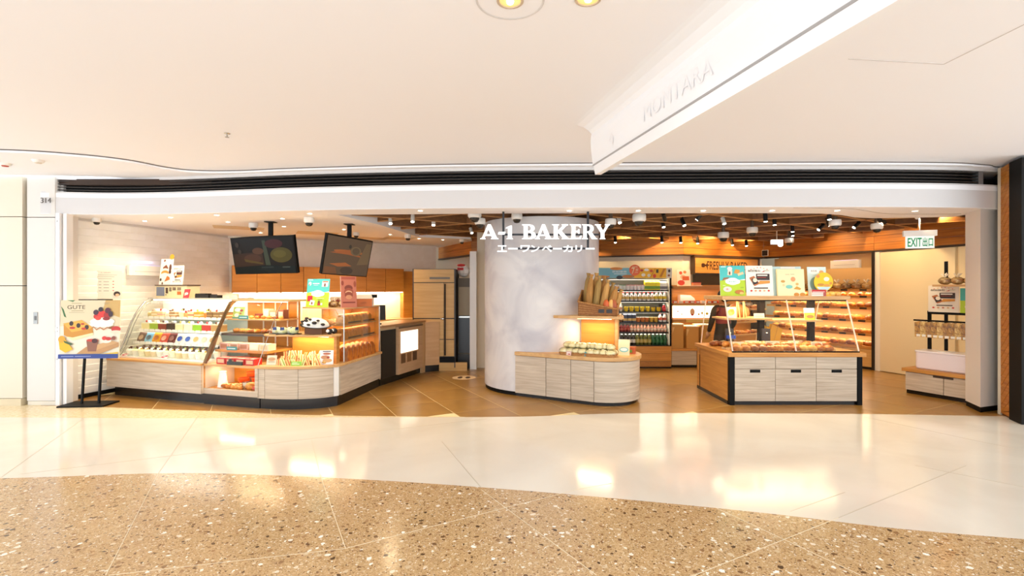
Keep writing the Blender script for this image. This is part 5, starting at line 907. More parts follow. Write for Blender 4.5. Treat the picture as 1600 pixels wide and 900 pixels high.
# island: three rows on the worktop, a tray of rolls behind
for r in range(3):
    for i in range(12):
        n, me = KB[(i//2*3+r*4+i//5) % 9] if i not in (10, 11) else KB[r]
        T(IS, n.replace(' ', '_').replace('-', '_'), x0+.16+i*.115+(r % 2)*.03, y0+.12+r*.13, .718 + (.03 if r else 0), me, '%s, %s from the left in the island %s row' % (n, ORD[i+1], ['front', 'middle', 'rear'][r]), 'bread', 'breads under the island glass', rz=.3*((i*5+r) % 4), sc=1.4)
for r in range(2):
    MB().box(x0+.08, y0+.19+r*.13, .718, x0+1.58, y0+.31+r*.13, .748, mat('d8b480', .5)).build('bread_tray', IS)
for k, (u, w, z) in enumerate(((.14, .16, .79), (.36, .2, .80), (.62, .2, .80), (.95, .16, .80), (1.24, .16, .79))):
    poster('bread_price_card', w, .065, [('e', .78, .45, .14, .32, 'f0e4c8'), ('e', .78, .45, .09, .2, 'd8a048'), ('r', .08, .55, .5, .65, '9a7a58'), ('r', .08, .3, .4, .38, '9a7a58')], 'cream price card in the island bread rows, %s from the left' % ORD[k+1], 'card', frame(IS, x0+.08+u, y0+.20+.06*(k % 2), z-.01), 0, math.radians(12), 'f2dcb8', .004, 'island price cards')
for i in range(5): T(IS, 'seeded_bun', x0+.1+.06*i, .18+.06*(i % 2), .718, buns[3], 'seeded brown bun on the island left rear corner, %s from the left' % ORD[i+1], 'bread', 'seeded buns at the island corner', sc=1.2)
o = empty('plastic_jar', frame(IS, x0+.21, -.14, .718), 0, 'clear tub of cookies with a blue lid at the island left', 'tub'); MB().lathe([(.06, 0), (.065, .01), (.07, .15), (.06, .15)], (0, 0, 0), FILM, 16).build('tub', o, 40); MB().lathe([(.055, .005), (.06, .11), (.01, .12)], (0, 0, 0), bread('d8a878', 'f0d8b8'), 14).build('cookies', o, 40); MB().lathe([(.074, .15), (.074, .19), (.06, .195)], (0, 0, 0), mat('2b4aa8', .4), 16).build('lid', o, 40)
# things on the island's middle shelves
poster('picture_card', .14, .16, [('e', .5, .55, .34, .28, 'e8b840'), ('e', .4, .4, .2, .16, 'f0d070'), ('r', .1, .02, .9, .12, 'a8b8d8'), ('e', .6, .7, .2, .14, 'd89a38')], 'picture card of golden eggs on the island inner shelf', 'card', frame(IS, x0+.20, -.2, 1.165), 0, math.radians(8), 'f4ead0')
poster('mint_card', .15, .07, [('r', .1, .2, .9, .5, 'e8e0b0'), ('e', .5, .75, .3, .15, 'bcd8c0')], 'pale mint card beside tongs on the island inner shelf', 'card', frame(IS, x0+.60, -.2, 1.165), 0, math.radians(8), 'd8e4d0')
poster('green_card', .15, .17, [('r', 0, 0, 1, .6, 'b8c83a'), ('e', .5, .78, .36, .16, 'f8f4ec'), ('e', .55, .28, .36, .14, 'a87a44')], 'green and white card at the right of the island inner shelf', 'card', frame(IS, x0+1.33, -.2, 1.14), 0, math.radians(8), 'bcd8d8')
for k, u in enumerate((.34, .44)):
    o = empty('wooden_tongs', frame(IS, x0+u, -.10, 1.165), .2*k, 'wooden bread tongs standing on the island shelf, %s' % ['left pair', 'right pair'][k], 'tongs', 'wooden tongs'); MB().bar((-.02, 0, 0), (-.006, .03, .24), .018, .01, OAKT).build('arm', o); MB().bar((.025, 0, 0), (.008, .03, .24), .018, .01, OAKT).build('arm', o)
o = empty('brown_basket_bag', frame(IS, x0+.40, .04, 1.165), 0, 'brown paper sack behind the tongs on the island shelf', 'bag'); MB().lathe([(.10, 0), (.15, .05), (.13, .14), (.06, .2)], (0, 0, 0), mat('a86a34', .7), 12, 1.2, .7).build('sack', o, 50); MB().lathe([(.05, .17), (.1, .18), (.09, .22), (.03, .23)], (.12, 0, 0), mat('3a2a22', .5), 12).build('dark_top', o, 50)
for k, (u, z) in enumerate(((.19, .93), (.72, .93))): # black hanging tag holders
    o = empty('black_tag_holder', frame(IS, x0+u, -.16, z), 0, 'black hanging holder with a ring, %s of the island case' % ['left', 'middle'][k], 'holder'); MB().box(-.06, 0, -.12, .06, .02, .08, mat('2a1a14', .4)).build('panel', o); MB().lathe([(.018, 0), (.022, .004), (.026, 0)], (0, -.004, .02), CHROME, 14, cap=False).build('ring', o); MB().bar((0, .01, .08), (0, .01, 1.14-z if k == 0 else 1.115-z), .006, .006, BLACK).build('hanger', o)
for k in range(2):
    o = empty('yellow_paper_bag', frame(IS, x0+.90+.15*k, .22, .718), .35-.3*k, 'yellow paper bag leaning in the island rear, %s of two' % ['left', 'right'][k], 'paper bag', 'yellow paper bags'); a = .5; MB().extr([(-.12, 0, .03), (.06, 0, .0), (.14, .02, .25), (-.03, .02, .33)], (0, .06, 0), mat(['e8b80c', 'd9a00c'][k], .5)).build('bag', o); MB().extr([(-.03, -.002, .02), (-.025, -.002, .02), (.06, .017, .29), (.055, .017, .29)], (0, .002, 0), mat('a87a08', .5)).build('fold', o)
for i in range(8):
    n, me = KB[(i*2+1) % 9]; T(IS, n.replace(' ', '_').replace('-', '_'), x0+.98+(i % 4)*.12, .30 + (i//4)*.11, .718, me, '%s on the island rear right, %s along' % (n, ORD[i+1]), 'bread', 'breads at the island rear', rz=.4*i)
for i, (u, c) in enumerate(((1.52, 'e8a83a'), (1.60, 'f0c050'), (1.68, 'd8902c'))): T(IS, 'small_bread_pack', x0+u, y0+.31, 1.487, m_bun(bread(c, 'f2cc80'), None, (.05, .04, .035)), 'small wrapped bun at the island top right, %s of three' % ORD[i+1], 'bread', 'wrapped buns on the island top')
# bread wall
bagged = {}
def m_bagged(c):
    b = MB().ell((0, 0, .055), (.085, .06, .055), bread(c, 'f0d49a'), 11, 6); b.ell((0, 0, .06), (.092, .066, .062), FILM, 11, 6)
    for a in range(5): b.extr([(0, 0, .11), (.05*math.cos(a*1.26), .02*math.sin(a*1.26), .175+.015*(a % 2)), (.06*math.cos(a*1.26+.6), .025*math.sin(a*1.26+.6), .165)], (.002, .002, 0), mat('f6ead2', .3))
    return b.data('bagged_bread', 60)
BG = [m_bagged(c) for c in ('b8702c', 'd8a04a', '8a4a1c')]
for i in range(11): T(BW, 'bagged_bread', .2+i*.19, .2, 1.575, BG[i % 3], 'bagged bread with twisted top, %s along the bread wall upper shelf' % ORD[i+1], 'bread', 'bagged breads on the wall shelf', sc=1.15)
for s, z in enumerate([.45] + SHB[:4]):
    for i in range(13):
        n, me = KB[(i+s*2+i//4) % 9]; T(BW, n.replace(' ', '_').replace('-', '_'), .2+i*.165, .12 if s < 2 else .16, z, me, '%s, %s along the bread wall, level %s' % (n, ORD[i+1], ['one (lowest)', 'two', 'three', 'four', 'five'][s]), 'bread', 'breads on the wall shelves', rz=.5*(i % 3), sc=1.65 if s < 4 else 1.15)
# loaf case
LCd = math.atan2(1.16, .175)
for s, (z, n, k) in enumerate(((.57, 6, 1), (.86, 5, 0), (1.075, 8, 2))):
    for i in range(n):
        x, y = along((-2.45, 6.88), (-2.31, 7.74), (i+.3)/n); me = loafs[k] if s < 2 else [buns[2], loafs[2]][i % 2]
        put(me, 'bread_loaf' if s < 2 else 'brioche', (x, y, z), LCd + (math.pi/2 if s == 0 else 0) if s != 1 else LCd, 'golden %s, %s from the front on the loaf case %s' % ('loaf' if s < 2 else 'brioche', ORD[i+1], ['floor', 'middle shelf', 'top shelf'][s]), 'bread', 'loaves in the glass case', (1.3, 1.45, 1.75) if s == 0 else (1.0, 1.5, 1.6) if s == 1 else 1.25)
for i in range(6):
    x, y = along((-2.62, 6.98), (-2.52, 7.6), i/6); put([cro, rolls[0]][i % 2], 'glazed_roll', (x, y, 1.077), .4*i, 'glazed roll behind the brioches on the top shelf, %s from the front' % ORD[i+1], 'bread', 'glazed rolls in the loaf case', 1.15)
# sandwiches on the rounded counter
sw = [m_slicepack('e2bc80', 'c8381c'), m_slicepack('ead2a0', 'd88a20'), m_slicepack('d0a060', '9a2c18'), m_slicepack('e6cc96', '5a8a20')]
for r in range(3):
    for i in range(9):
        x = -3.12+i*.066; y = 6.50+r*.10 + (.02 if i > 6 else 0); put(sw[(i*3+r) % 4], 'sandwich', (x, y + random.uniform(-.008, .008), .57 + .035*r), -1.25 + random.uniform(-.5, .5), 'wrapped sandwich wedge, %s in the %s row on the rounded counter' % (ORD[i+1], ['front', 'middle', 'rear'][r]), 'sandwich', 'sandwiches on the rounded counter', random.uniform(.9, 1.25))
MB().prism([(-3.2, 6.56), (-2.5, 6.56), (-2.5, 6.66), (-3.18, 6.66)], .57, .604, OAKT).world('riser', SCN); MB().prism([(-3.2, 6.66), (-2.52, 6.66), (-2.55, 6.74), (-3.18, 6.78)], .57, .639, OAKT).world('riser', SCN)
poster('green_price_card', .14, .06, [('r', .1, .3, .8, .42, 'eef4c8'), ('r', .1, .6, .6, .7, 'eef4c8')], 'lime green price card in front of the sandwiches', 'card', (-2.86, 6.44, .57), 0, math.radians(15), '8fc043')
for i in range(5): put(buns[[1, 4, 2, 4, 1][i]], 'filled_bun', (-2.70+.055*i, 6.56-.03*(i % 2)+.02*i, .57 if i % 2 else .574), 0, 'filled golden bun right of the green card, %s from the left' % ORD[i+1], 'bread', 'filled buns on the rounded counter', .9)
# upper shelf of the rounded counter
o = empty('spotted_dome_cake', (-2.72, 6.74, .966), math.radians(-6), 'white dome cake with black cow spots on a tilted dark tray', 'cake')
MB().box(-.13, -.06, 0, .12, .09, .09, mat('7a4a2a', .6)).build('wooden_stand', o)
tilt = Matrix.Rotation(math.radians(7), 4, 'Y') @ Matrix.Rotation(math.radians(6), 4, 'X')
def tl_(mb): mb.v = [tuple(tilt @ Vector(p) + Vector((0, 0, .10))) for p in mb.v]; return mb
tl_(MB().lathe([(.14, 0), (.20, .012), (.205, .022), (.19, .02), (.1, .012)], (0, 0, 0), mat('1d1714', .35), 26)).build('tray', o, 40)
tl_(MB().lathe([(.175, .02), (.165, .05), (.13, .085), (.08, .108), (.01, .115)], (0, 0, 0), mat('f4efe6', .6), 26)).build('dome', o, 60)
mb = MB()
for a, e, r in ((200, .35, .032), (235, .75, .03), (265, .3, .026), (290, .62, .036), (330, .4, .03), (250, 1.1, .024), (310, 1.0, .024), (180, .8, .028), (225, .2, .02)):
    th = math.radians(a); R = .178*math.cos(e*.85); zz = .02 + .098*math.sin(e*1.15); mb.ell((R*math.cos(th), R*math.sin(th), zz), (r, r*.9, r*.6), mat('241c18', .6), 9, 5)
tl_(mb).build('black_spots', o, 60)
for i, (x, y, c) in enumerate(((-3.24, 6.70, 'ece6d0'), (-3.14, 6.66, 'e8e4c0'), (-3.05, 6.72, 'eee8d4'), (-2.98, 6.66, 'dfe2b0'))):
    o = empty('cream_cookie_bag', (x, y, .966), .4*i, 'plump pale cookie bag left of the spotted dome, %s from the left' % ORD[i+1], 'bag', 'pale cookie bags'); MB().ell((0, 0, .05), (.075, .05, .05), mottled('pale_bag_%d' % i, c, 'cfd08a', 24, .35, .3), 10, 6).build('bag', o, 70); MB().box(-.03, -.052, .06, .02, -.046, .1, mat('33407a', .4)).build('tag', o); MB().box(-.08, -.055, 0, .08, .055, .012, mat('2a2220', .5)).build('tray', o)
for i in range(2):
    o = empty('spotted_cow_toy', (-2.50+.03*i, 6.66+.09*i, .966), 0, 'small black and white plush ball by the shelf end, %s' % ['front', 'back'][i], 'toy'); MB().ell((0, 0, .04), (.045, .04, .04), mat('26211f', .7), 12, 7).build('body', o, 70); MB().ell((-.01, -.025, .045), (.028, .02, .024), mat('f0ece4', .7), 9, 5).build('white_patch', o, 70)
# on top of the loaf case
for i in range(6): put(BG[i % 3], 'bagged_snack', (-2.80+.085*i, 7.28-.03*i + (.09 if i % 2 else 0), 1.318), .3*i, 'small bag of white-topped cookies on the loaf case, %s from the left' % ORD[i+1], 'bag', 'cookie bags on the loaf case', .75)
poster('berry_sign', .17, .15, [('e', .3, .5, .26, .3, 'a8382a'), ('e', .6, .55, .28, .34, 'c89a78'), ('e', .6, .5, .2, .22, '8a3a28'), ('e', .2, .75, .12, .12, 'd8503a')], 'cut-out berry tart sign on the loaf case top', 'sign', (-2.68, 7.42, 1.43), math.radians(10), 0, 'e8d8c0').location.z = 1.318
o = empty('orange_gift_box', (-2.27, 7.42, 1.318), math.radians(25), 'orange gift box with pitched white lid on the loaf case', 'box'); MB().box(-.12, -.08, 0, .12, .08, .12, mat('d06a1c', .5)).build('box', o); MB().extr([(-.125, -.085, .12), (-.125, .085, .12), (-.125, 0, .18)], (.25, 0, 0), mat('f0e2cc', .5)).build('lid', o); MB().lathe([(.03, 0), (.04, 0)], (0, -.082, .06), mat('f0c878', .5), 12).build('emblem', o)
o = empty('clip_holder', (-2.18, 7.6, 1.318), .3, 'thin upright holder with a black clip at the loaf case corner', 'holder'); MB().box(-.02, -.02, 0, .02, .02, .16, mat('d8c0a0', .3)).build('stem', o); MB().box(-.03, -.03, .13, .07, .02, .18, BLACK).build('clip', o)
# pastry case goods
def m_box(c, w, d, h, face=None):
    b = MB().box(-w/2, -d/2, 0, w/2, d/2, h, mat(c, .4))
    if face: b.add([(-w*.38, -d/2-.001, h*.2), (w*.38, -d/2-.001, h*.2), (w*.38, -d/2-.001, h*.8), (-w*.38, -d/2-.001, h*.8)], [(0, 1, 2, 3)], mat(face, .4))
    return b.data('gift_box')
for i, (u, w, h, c, f) in enumerate(((.42, .12, .07, '8a3a28', None), (.56, .10, .14, 'e8c8b0', 'f4e4d4'), (.68, .12, .12, 'c88a68', 'f0dcc0'), (.82, .10, .13, '9a5a40', 'e8d0b8'))):
    T(CB, 'gift_box', u, .6, 1.155, m_box(c, w, .1, h, f), 'gift box, %s from the left on the pastry case top shelf' % ORD[i+1], 'box', 'boxes on the pastry top shelf')
poster('leaf_offer_card', .20, .17, [('e', .4, .75, .3, .16, 'f6f4ea'), ('e', .35, .3, .2, .16, 'f4f0e0'), ('e', .75, .7, .15, .1, 'a83030'), ('r', 0, 0, 1, .1, '3a8a88'), ('e', .7, .45, .1, .08, 'b86a3a')], 'green offer card inside the pastry case at left', 'card', frame(CB, .16, .44, 1.155), CB.rotation_euler.z, math.radians(10), 'b8c86a')
poster('teal_strip_card', .18, .05, [('r', .1, .35, .85, .6, 'd8ecec')], 'teal strip label on the pastry top shelf edge', 'card', frame(CB, .33, .375, 1.155), CB.rotation_euler.z, 0, '3f8f8c', .004)
poster('teal_lower_card', .18, .05, [('r', .1, .35, .85, .6, 'd8ecec')], 'teal strip label on the pastry lower wooden shelf', 'card', frame(CB, .34, .165, .735), CB.rotation_euler.z, 0, '3f8f8c', .004)
for i in range(8):
    n, me = KB[(i*2) % 9]; T(CB, n.replace(' ', '_').replace('-', '_'), .14+i*.10, .44, .955, me, '%s, %s from the left on the dark pastry shelf' % (n, ORD[i+1]), 'bread', 'pastries on the dark shelf', rz=.4*i, sc=.95)
for i in range(8): T(CB, 'cookie_bundle', .12+i*.105, .52, 1.155, buns[(i+2) % 5], 'small cookie mound, %s from the left behind the teal strip label' % ORD[i+1], 'cookies', 'cookies on the pastry top shelf', sc=.7)
for i in range(5):
    T(CB, 'window_box', .13+i*.175, .30, .735, m_box(['e2b0a0', 'e8bca8', 'e2b0a0', 'f4e8d0', 'f0dcc0'][i], .15, .14, .09, ['c07a5a', 'c8825c', 'c07a5a', 'faf2dc', 'e8c898'][i]), 'pink window pastry box, %s from the left on the lower wooden shelf' % ORD[i+1], 'box', 'window boxes on the wooden shelf')
for i in range(4):
    T(CB, 'red_window_box', .26+i*.165, .13, .556, m_box('c8241c', .145, .14, .085, 'e8b890'), 'red window cake box, %s from the left on the pastry case floor' % ORD[i+1], 'box', 'red cake boxes')
o = empty('price_block', frame(CB, .52, .045, .556), CB.rotation_euler.z, 'low dark price block before the red cake boxes', 'sign'); MB().rbox(-.13, -.012, 0, .13, .012, .045, mat('2e2a20', .4), .01).build('block', o); MB().ell((-.08, 0, .05), (.03, .012, .035), mat('3a3428', .4), 9, 5).build('figure', o, 60)
# niche
o = empty('white_pleated_vase', frame(CB, .19, .16, .22), 0, 'white pleated lampshade vase in the lit niche', 'vase'); mb = MB(); prof = [(.065, 0), (.06, .02), (.038, .2), (.044, .215)]
vs = []; fs = []
for r, z in prof:
    for i in range(28): a = 2*math.pi*i/28; q = r*(1+.08*(i % 2)); vs.append((q*math.cos(a), q*math.sin(a), z))
for j in range(3):
    for i in range(28): k2 = (i+1) % 28; fs.append((j*28+i, j*28+k2, (j+1)*28+k2, (j+1)*28+i))
mb.add(vs, fs, mat('fbf4e8', .5)); mb.build('shade', o)
MB().lathe([(.03, 0), (.068, .0), (.068, .008)], (0, 0, 0), mat('f4ead8', .5), 18).build('foot', o)
for i, (u, v, z) in enumerate(((.42, .32, .26), (.53, .36, .345), (.66, .32, .27))):
    o = empty('orange_bowl', frame(CB, u, v, z), 0, 'round orange casserole dish in the niche, %s of three' % ['left', 'top', 'right'][i], 'dish', 'orange dishes in the niche')
    MB().lathe([(.05, 0), (.085, .02), (.095, .07), (.088, .07), (.07, .05), (.01, .045)], (0, 0, 0), mat('d8541c', .3), 20).build('dish', o, 50); MB().lathe([(.086, .071), (.06, .074), (.01, .075)], (0, 0, 0), mat('c23a1c', .4), 18).build('sauce', o, 50)
    if i != 1: MB().lathe([(.05, .22-z), (.055, 0)], (0, 0, 0), mat('8a5a34', .6), 14).build('stand', o)
    else: MB().box(-.04, -.04, .22-z, .04, .04, 0, mat('8a5a34', .6)).build('stand', o)
for i in range(4): T(CB, 'small_baguette', .30+.05*i, .12+.03*(i % 2), .22, rolls[i % 3], 'small baguette on the niche floor, %s from the left' % ORD[i+1], 'bread', 'small baguettes in the niche', rz=.2+.3*i)
for i in range(3): T(CB, 'niche_bun', .44+.06*i, .10, .22, buns[2], 'pale bun on the niche floor, %s from the left' % ORD[i+1], 'bread', 'pale buns in the niche', sc=.8)
o = empty('metal_pot', frame(CB, .61, .15, .22), 0, 'small steel pot in the niche', 'pot'); MB().lathe([(.045, 0), (.05, .01), (.052, .09), (.048, .09), (.046, .02)], (0, 0, 0), METAL, 18).build('pot', o, 50); MB().tube([(.05, 0, .07), (.075, 0, .06), (.075, 0, .03), (.05, 0, .02)], .005, METAL).build('handle', o)
T(CB, 'melon_bun', .71, .14, .22, m_bun(CR[2], None, (.085, .075, .055)), 'large scored golden bun beside the steel pot', 'bread')
o = MB().ell((0, 0, .03), (.07, .05, .03), mat('c8503c', .6), 10, 6).build('red_cloth', smooth=70); o.location = frame(CB, .84, .10, .22); tag(o, 'folded red cloth at the right of the niche', 'cloth')
# column counter goods
BRD = bread('f0e2a8', 'f8f0cc')
def m_dough(): # pale bun in a crinkled clear bag
    return MB().ell((0, 0, .035), (.07, .055, .036), BRD, 11, 6).ell((0, 0, .038), (.078, .062, .042), FILM, 11, 6).data('wrapped_bun', 60)
dg = m_dough()
for b_, (p, ang) in enumerate((((.90, 6.90), .05), ((1.24, 6.72), .12))):
    o = empty('shallow_basket', (p[0], p[1], .66), -.52+ang, 'shallow wicker tray of wrapped buns on the column counter, %s of two' % ['left', 'right'][b_], 'basket', 'wicker trays')
    MB().rbox(-.20, -.13, 0, .20, .13, .012, WICK, .03).build('base', o)
    for e in ((-.20, -.13, .20, -.118), (-.20, .118, .20, .13), (-.20, -.13, -.188, .13), (.188, -.13, .20, .13)): MB().box(e[0], e[1], .012, e[2], e[3], .04, WICK).build('rim', o)
    for i in range(12):
        u = -.13+.088*(i % 4); v = -.07+.07*(i//4); 
        q = frame(o, u, v, .014); put(dg, 'wrapped_bun', q, -.5+.3*i, 'pale wrapped bun, %s in the %s wicker tray' % (ORD[i+1], ['left', 'right'][b_]), 'bread', 'wrapped buns on the column counter', 1.15)
    for i in range(4 if b_ else 5): q = frame(o, -.1+.075*i, .02-.03*(i % 2), .085); put(dg, 'wrapped_bun', q, .5*i, 'pale wrapped bun on top, %s in the %s wicker tray pile' % (ORD[i+1], ['left', 'right'][b_]), 'bread', 'wrapped buns on the column counter', 1.2)
for k, (p, c) in enumerate((((.70, 6.88), 'f0e2d0'), ((.79, 6.79), 'e0b8a8'), ((1.03, 6.68), '5ab0b4'))):
    poster('bun_price_card', .075, .06, [('r', .15, .5, .8, .62, 'f8f4ec'), ('e', .6, .3, .2, .14, 'b8402c')], 'small price card on the wicker trays, %s from the left' % ORD[k+1], 'card', (p[0], p[1], .66), -.52, math.radians(12), c, .004)
p = (1.56, 6.80); poster('counter_offer_card', .16, .22, [('r', 0, 0, 1, .5, 'e8dcb0'), ('e', .5, .35, .4, .16, '7ac0c0'), ('e', .5, .36, .3, .1, 'f8f4ec'), ('p', [(0, .5), (.3, 1), (1, 1), (1, .5)], 'f2dfb4')], 'cream offer card beside the lit panel on the column counter', 'card', (p[0], p[1], .66), -.4, math.radians(12), 'f2e2bc')
p = (1.70, 6.98); o = empty('small_red_basket', (p[0], p[1], .66), -.4, 'small red-brown basket at the counter end', 'basket'); MB().rbox(-.07, -.05, 0, .07, .05, .09, mat('b8562c', .6), .015).build('body', o); MB().box(-.02, -.052, .02, .03, -.05, .06, mat('6a9a3a', .5)).build('tag', o); MB().box(-.075, -.055, .085, .075, .055, .10, mat('c86a34', .6)).build('rim', o)
# baguette basket on the shelf
p = (1.25, 7.02); o = BK = empty('baguette_basket', (p[0], p[1], 1.205), -.30, 'wicker basket full of paper-bagged baguettes on the column shelf', 'basket')
def side(pts, m=WICK): return MB().extr(pts, (0, .012, 0), m)
side([(-.27, -.17, 0), (.27, -.17, 0), (.27, -.17, .10), (-.27, -.17, .20)]).build('front_weave', BK); side([(-.27, .16, 0), (.27, .16, 0), (.27, .16, .2), (-.27, .16, .36)]).build('rear_weave', BK)
MB().extr([(-.27, -.17, 0), (-.27, .17, 0), (-.27, .17, .36), (-.27, -.17, .20)], (.012, 0, 0), WICK).build('side_weave', BK); MB().extr([(.258, -.17, 0), (.258, .17, 0), (.258, .17, .2), (.258, -.17, .10)], (.012, 0, 0), WICK).build('side_weave', BK); MB().box(-.27, -.17, 0, .27, .17, .012, WICK).build('base', BK)
MB().tube([(-.27, -.17, .20), (.27, -.17, .10), (.27, .17, .2), (-.27, .17, .36), (-.27, -.17, .20)], .012, WICK).build('rim', BK)
for k in range(5): MB().bar((-.265, -.175, .03+.035*k), (.265, -.175, .02+.018*k), .004, .012, mat('8a5020', .7)).build('weave_strand', BK)
for u in (.06, .17): MB().box(u-.04, -.182, .045, u+.04, -.175, .095, mat('241a14', .4)).build('label', BK)
PAPER = [grain('kraft_a', '8a6a34', 'a98648', (20, 20, 3), .7), grain('kraft_b', '96672c', 'b98442', (20, 20, 3), .7), grain('kraft_c', 'a87a3c', 'cc9c58', (20, 20, 3), .7)]
for i in range(9):
    u = -.20+.048*i; v = .08-.10*(i % 2); L = [.60, .58, .60, .56, .55, .50, .46, .40, .36][i]; lean = .10+.03*i
    b = empty('bagged_baguette', frame(BK, u, v, .014), -.30, 'paper-bagged baguette in the tall wicker basket, %s from the left' % ORD[i+1], 'bread', 'bagged baguettes')
    pts = [(lean*t*.4, .02*t, L*t) for t in (0, .15, .5, .8, .92, 1)]; MB().tube(pts, .04, PAPER[i % 3], 8, [.044, .054, .052, .042, .018, .034]).build('paper_bag', b, 60)
    MB().tube([(lean*.37, .018, L*.9), (lean*.37, .018, L*.94)], .02, mat('8a6a3a', .6), 8).build('tie', b)
for i, (u, c) in enumerate(((.12, 'd0602c'), (.19, 'e8b060'), (.225, 'a8542c'))):
    q = frame(BK, u, -.10, .014); put(MB().ell((0, 0, .11), (.05, .035, .11), mat(c, .5), 10, 6).data('snack_pouch', 60), 'snack_pouch', q, -.5, 'bright snack pouch at the low end of the wicker basket, %s' % ORD[i+1], 'bag', 'snack pouches')
# drinks
def m_bottle(c, cap, h, r, lab=None):
    b = MB().lathe([(r*.9, 0), (r, .01), (r, h*.62), (r*.45, h*.82), (r*.42, h*.92)], (0, 0, 0), mat(c, .25), 12).lathe([(r*.5, h*.9), (r*.5, h), (r*.4, h)], (0, 0, 0), mat(cap, .4), 10)
    if lab: b.lathe([(r*1.03, h*.2), (r*1.03, h*.5)], (0, 0, 0), mat(lab, .5), 12)
    return b.data('bottle', 40)
def m_carton(c, c2, w, h): return MB().box(-w/2, -w/2, 0, w/2, w/2, h*.8, mat(c, .4)).extr([(-w/2, -w/2, h*.8), (-w/2, w/2, h*.8), (-w/2, 0, h)], (w, 0, 0), mat(c, .4)).box(-w/2-.001, -w/2-.001, h*.12, w/2+.001, w/2+.001, h*.42, mat(c2, .4)).data('carton')
def m_tubc(c, lid): return MB().lathe([(.03, 0), (.038, .075)], (0, 0, 0), mat(c, .4), 12).lathe([(.041, .075), (.041, .083)], (0, 0, 0), mat(lid, .3), 12).data('tub')
rows = [(5, [('white milk tub', m_tubc('f2f0ee', 'e6e6ea'), 6), ('tub with green leaf print', m_tubc('eef2ea', '3f8a4a'), 2), ('white yogurt tub', m_tubc('f4eeee', 'c86a6a'), 5), ('yellow drink carton', m_carton('f0e020', '6a9a2a', .075, .15), 4), ('pale drink carton', m_carton('e8e4da', '6a6a70', .07, .14), 2)]),
        (4, [('red lidded bread cup', m_tubc('e0c088', 'c82a24'), 3), ('milk bottle with red cap', m_bottle('f4eeea', 'd02a2a', .15, .034, 'd8b868'), 11), ('yellow labelled bottle', m_bottle('f0ece0', 'c8202a', .16, .034, 'e8c830'), 3)]),
        (3, [('tan pudding cup', m_tubc('e0c080', 'f0e4c4'), 3), ('slim pale bottle', m_bottle('f0e2d0', 'c88a68', .15, .026, 'e0a888'), 2), ('yellow jelly cup', m_tubc('e8c428', 'f2d848'), 5), ('black and yellow jar', m_tubc('e8c020', '241c18'), 2), ('red can', m_bottle('b8242c', 'd8d4cc', .13, .032, 'd83a40'), 1)]),
        (2, [('dark iced coffee cup', m_tubc('4a3a34', 'e8e0d4'), 3), ('brown tea bottle', m_bottle('8a5a38', 'f0e8dc', .16, .034, 'e8d0a8'), 3), ('navy drink carton', m_carton('2c3450', 'd8b060', .07, .15), 3), ('orange juice cup', m_tubc('d87a34', 'f2e8da'), 3), ('amber dessert cup', m_tubc('d8a83a', 'f0dca0'), 2), ('white drink bottle', m_bottle('f2eee6', '7a3428', .15, .034, 'c85a3c'), 2)]),
        (1, [('black coffee bottle', m_bottle('241c1a', '141010', .15, .036, '4a4440'), 6), ('red berry juice bottle', m_bottle('7a2c2c', '2a1a18', .15, .036, 'b85a50'), 4), ('pink peach juice bottle', m_bottle('d89a80', '5a2a22', .14, .03, 'f0d8c4'), 11)]),
        (0, [('blue labelled water bottle', m_bottle('dfe6f0', 'f4f4f4', .23, .042, '3a4ea8'), 6), ('black tea bottle', m_bottle('2e2824', 'f0f0ee', .23, .04, 'd8d4cc'), 4), ('olive green tea bottle', m_bottle('5a5a28', 'f0f0ea', .23, .04, 'b8a860'), 4), ('dark green tea bottle', m_bottle('1f4a2c', 'f2f2ee', .23, .04, '2f6a3c'), 4)])]
for sh, items in rows:
    tot = sum(n for _, _, n in items); step = 1.42/tot; q = 0
    for nm, me, n in items:
        for i in range(n):
            T(DF, nm.replace(' ', '_'), .10+step*(q+.5), .13, SHD[sh], me, '%s, %s from the left on the %s fridge shelf' % (nm, ORD[q+1], ['bottom', 'fifth', 'fourth', 'third', 'second', 'top'][sh]), 'drink', 'drinks on the %s fridge shelf' % ['bottom', 'fifth', 'fourth', 'third', 'second', 'top'][sh], sc=1.0 if sh < 2 else (1.1, 1.1, 1.25 if sh == 5 else 1.12)); q += 1
# packing shelf goods
poster('floral_sign', .28, .34, [('e', .3, .8, .12, .1, 'd8502c'), ('e', .6, .85, .12, .09, 'e87a3a'), ('e', .45, .55, .2, .14, 'f0b088'), ('r', .4, .35, .9, .6, 'd8602c'), ('e', .3, .2, .26, .16, 'c8402c')], 'orange floral bag sign on the packing shelf top', 'sign', frame(PS, .30, .15, 1.64), 0, math.radians(8), 'f4dcc0')
o = empty('cake_on_board', frame(PS, .50, .18, 1.64), 0, 'small strawberry cake with fork on the packing shelf top', 'cake'); MB().box(-.12, -.06, 0, .16, .06, .012, mat('f0e2cc', .5)).build('board', o); MB().box(-.02, -.05, .012, .14, .05, .06, mat('e0905a', .5)).build('sponge', o); MB().box(-.02, -.05, .06, .14, .05, .075, mat('c02c24', .4)).build('jelly', o)
o = empty('white_box_lid', frame(PS, .42, .25, 1.29), 0, 'white rounded tray cover behind packs on the packing shelf', 'cover'); MB().extr([(-.16, 0, 0), (.16, 0, 0), (.13, 0, .1), (.05, 0, .16), (-.16, 0, .17)], (0, .18, 0), mat('e8e4e0', .3)).build('cover', o)
for i in range(9): T(PS, 'snack_pack', .10+i*.115, .12, 1.29, m_box(['c83a2a', 'f0e0c8', 'd8602c', 'a82c24'][i % 4], .085, .08, .05, 'f4e8d4'), 'small red and white snack pack, %s on the packing shelf' % ORD[i+1], 'snack', 'snack packs on the packing shelf')
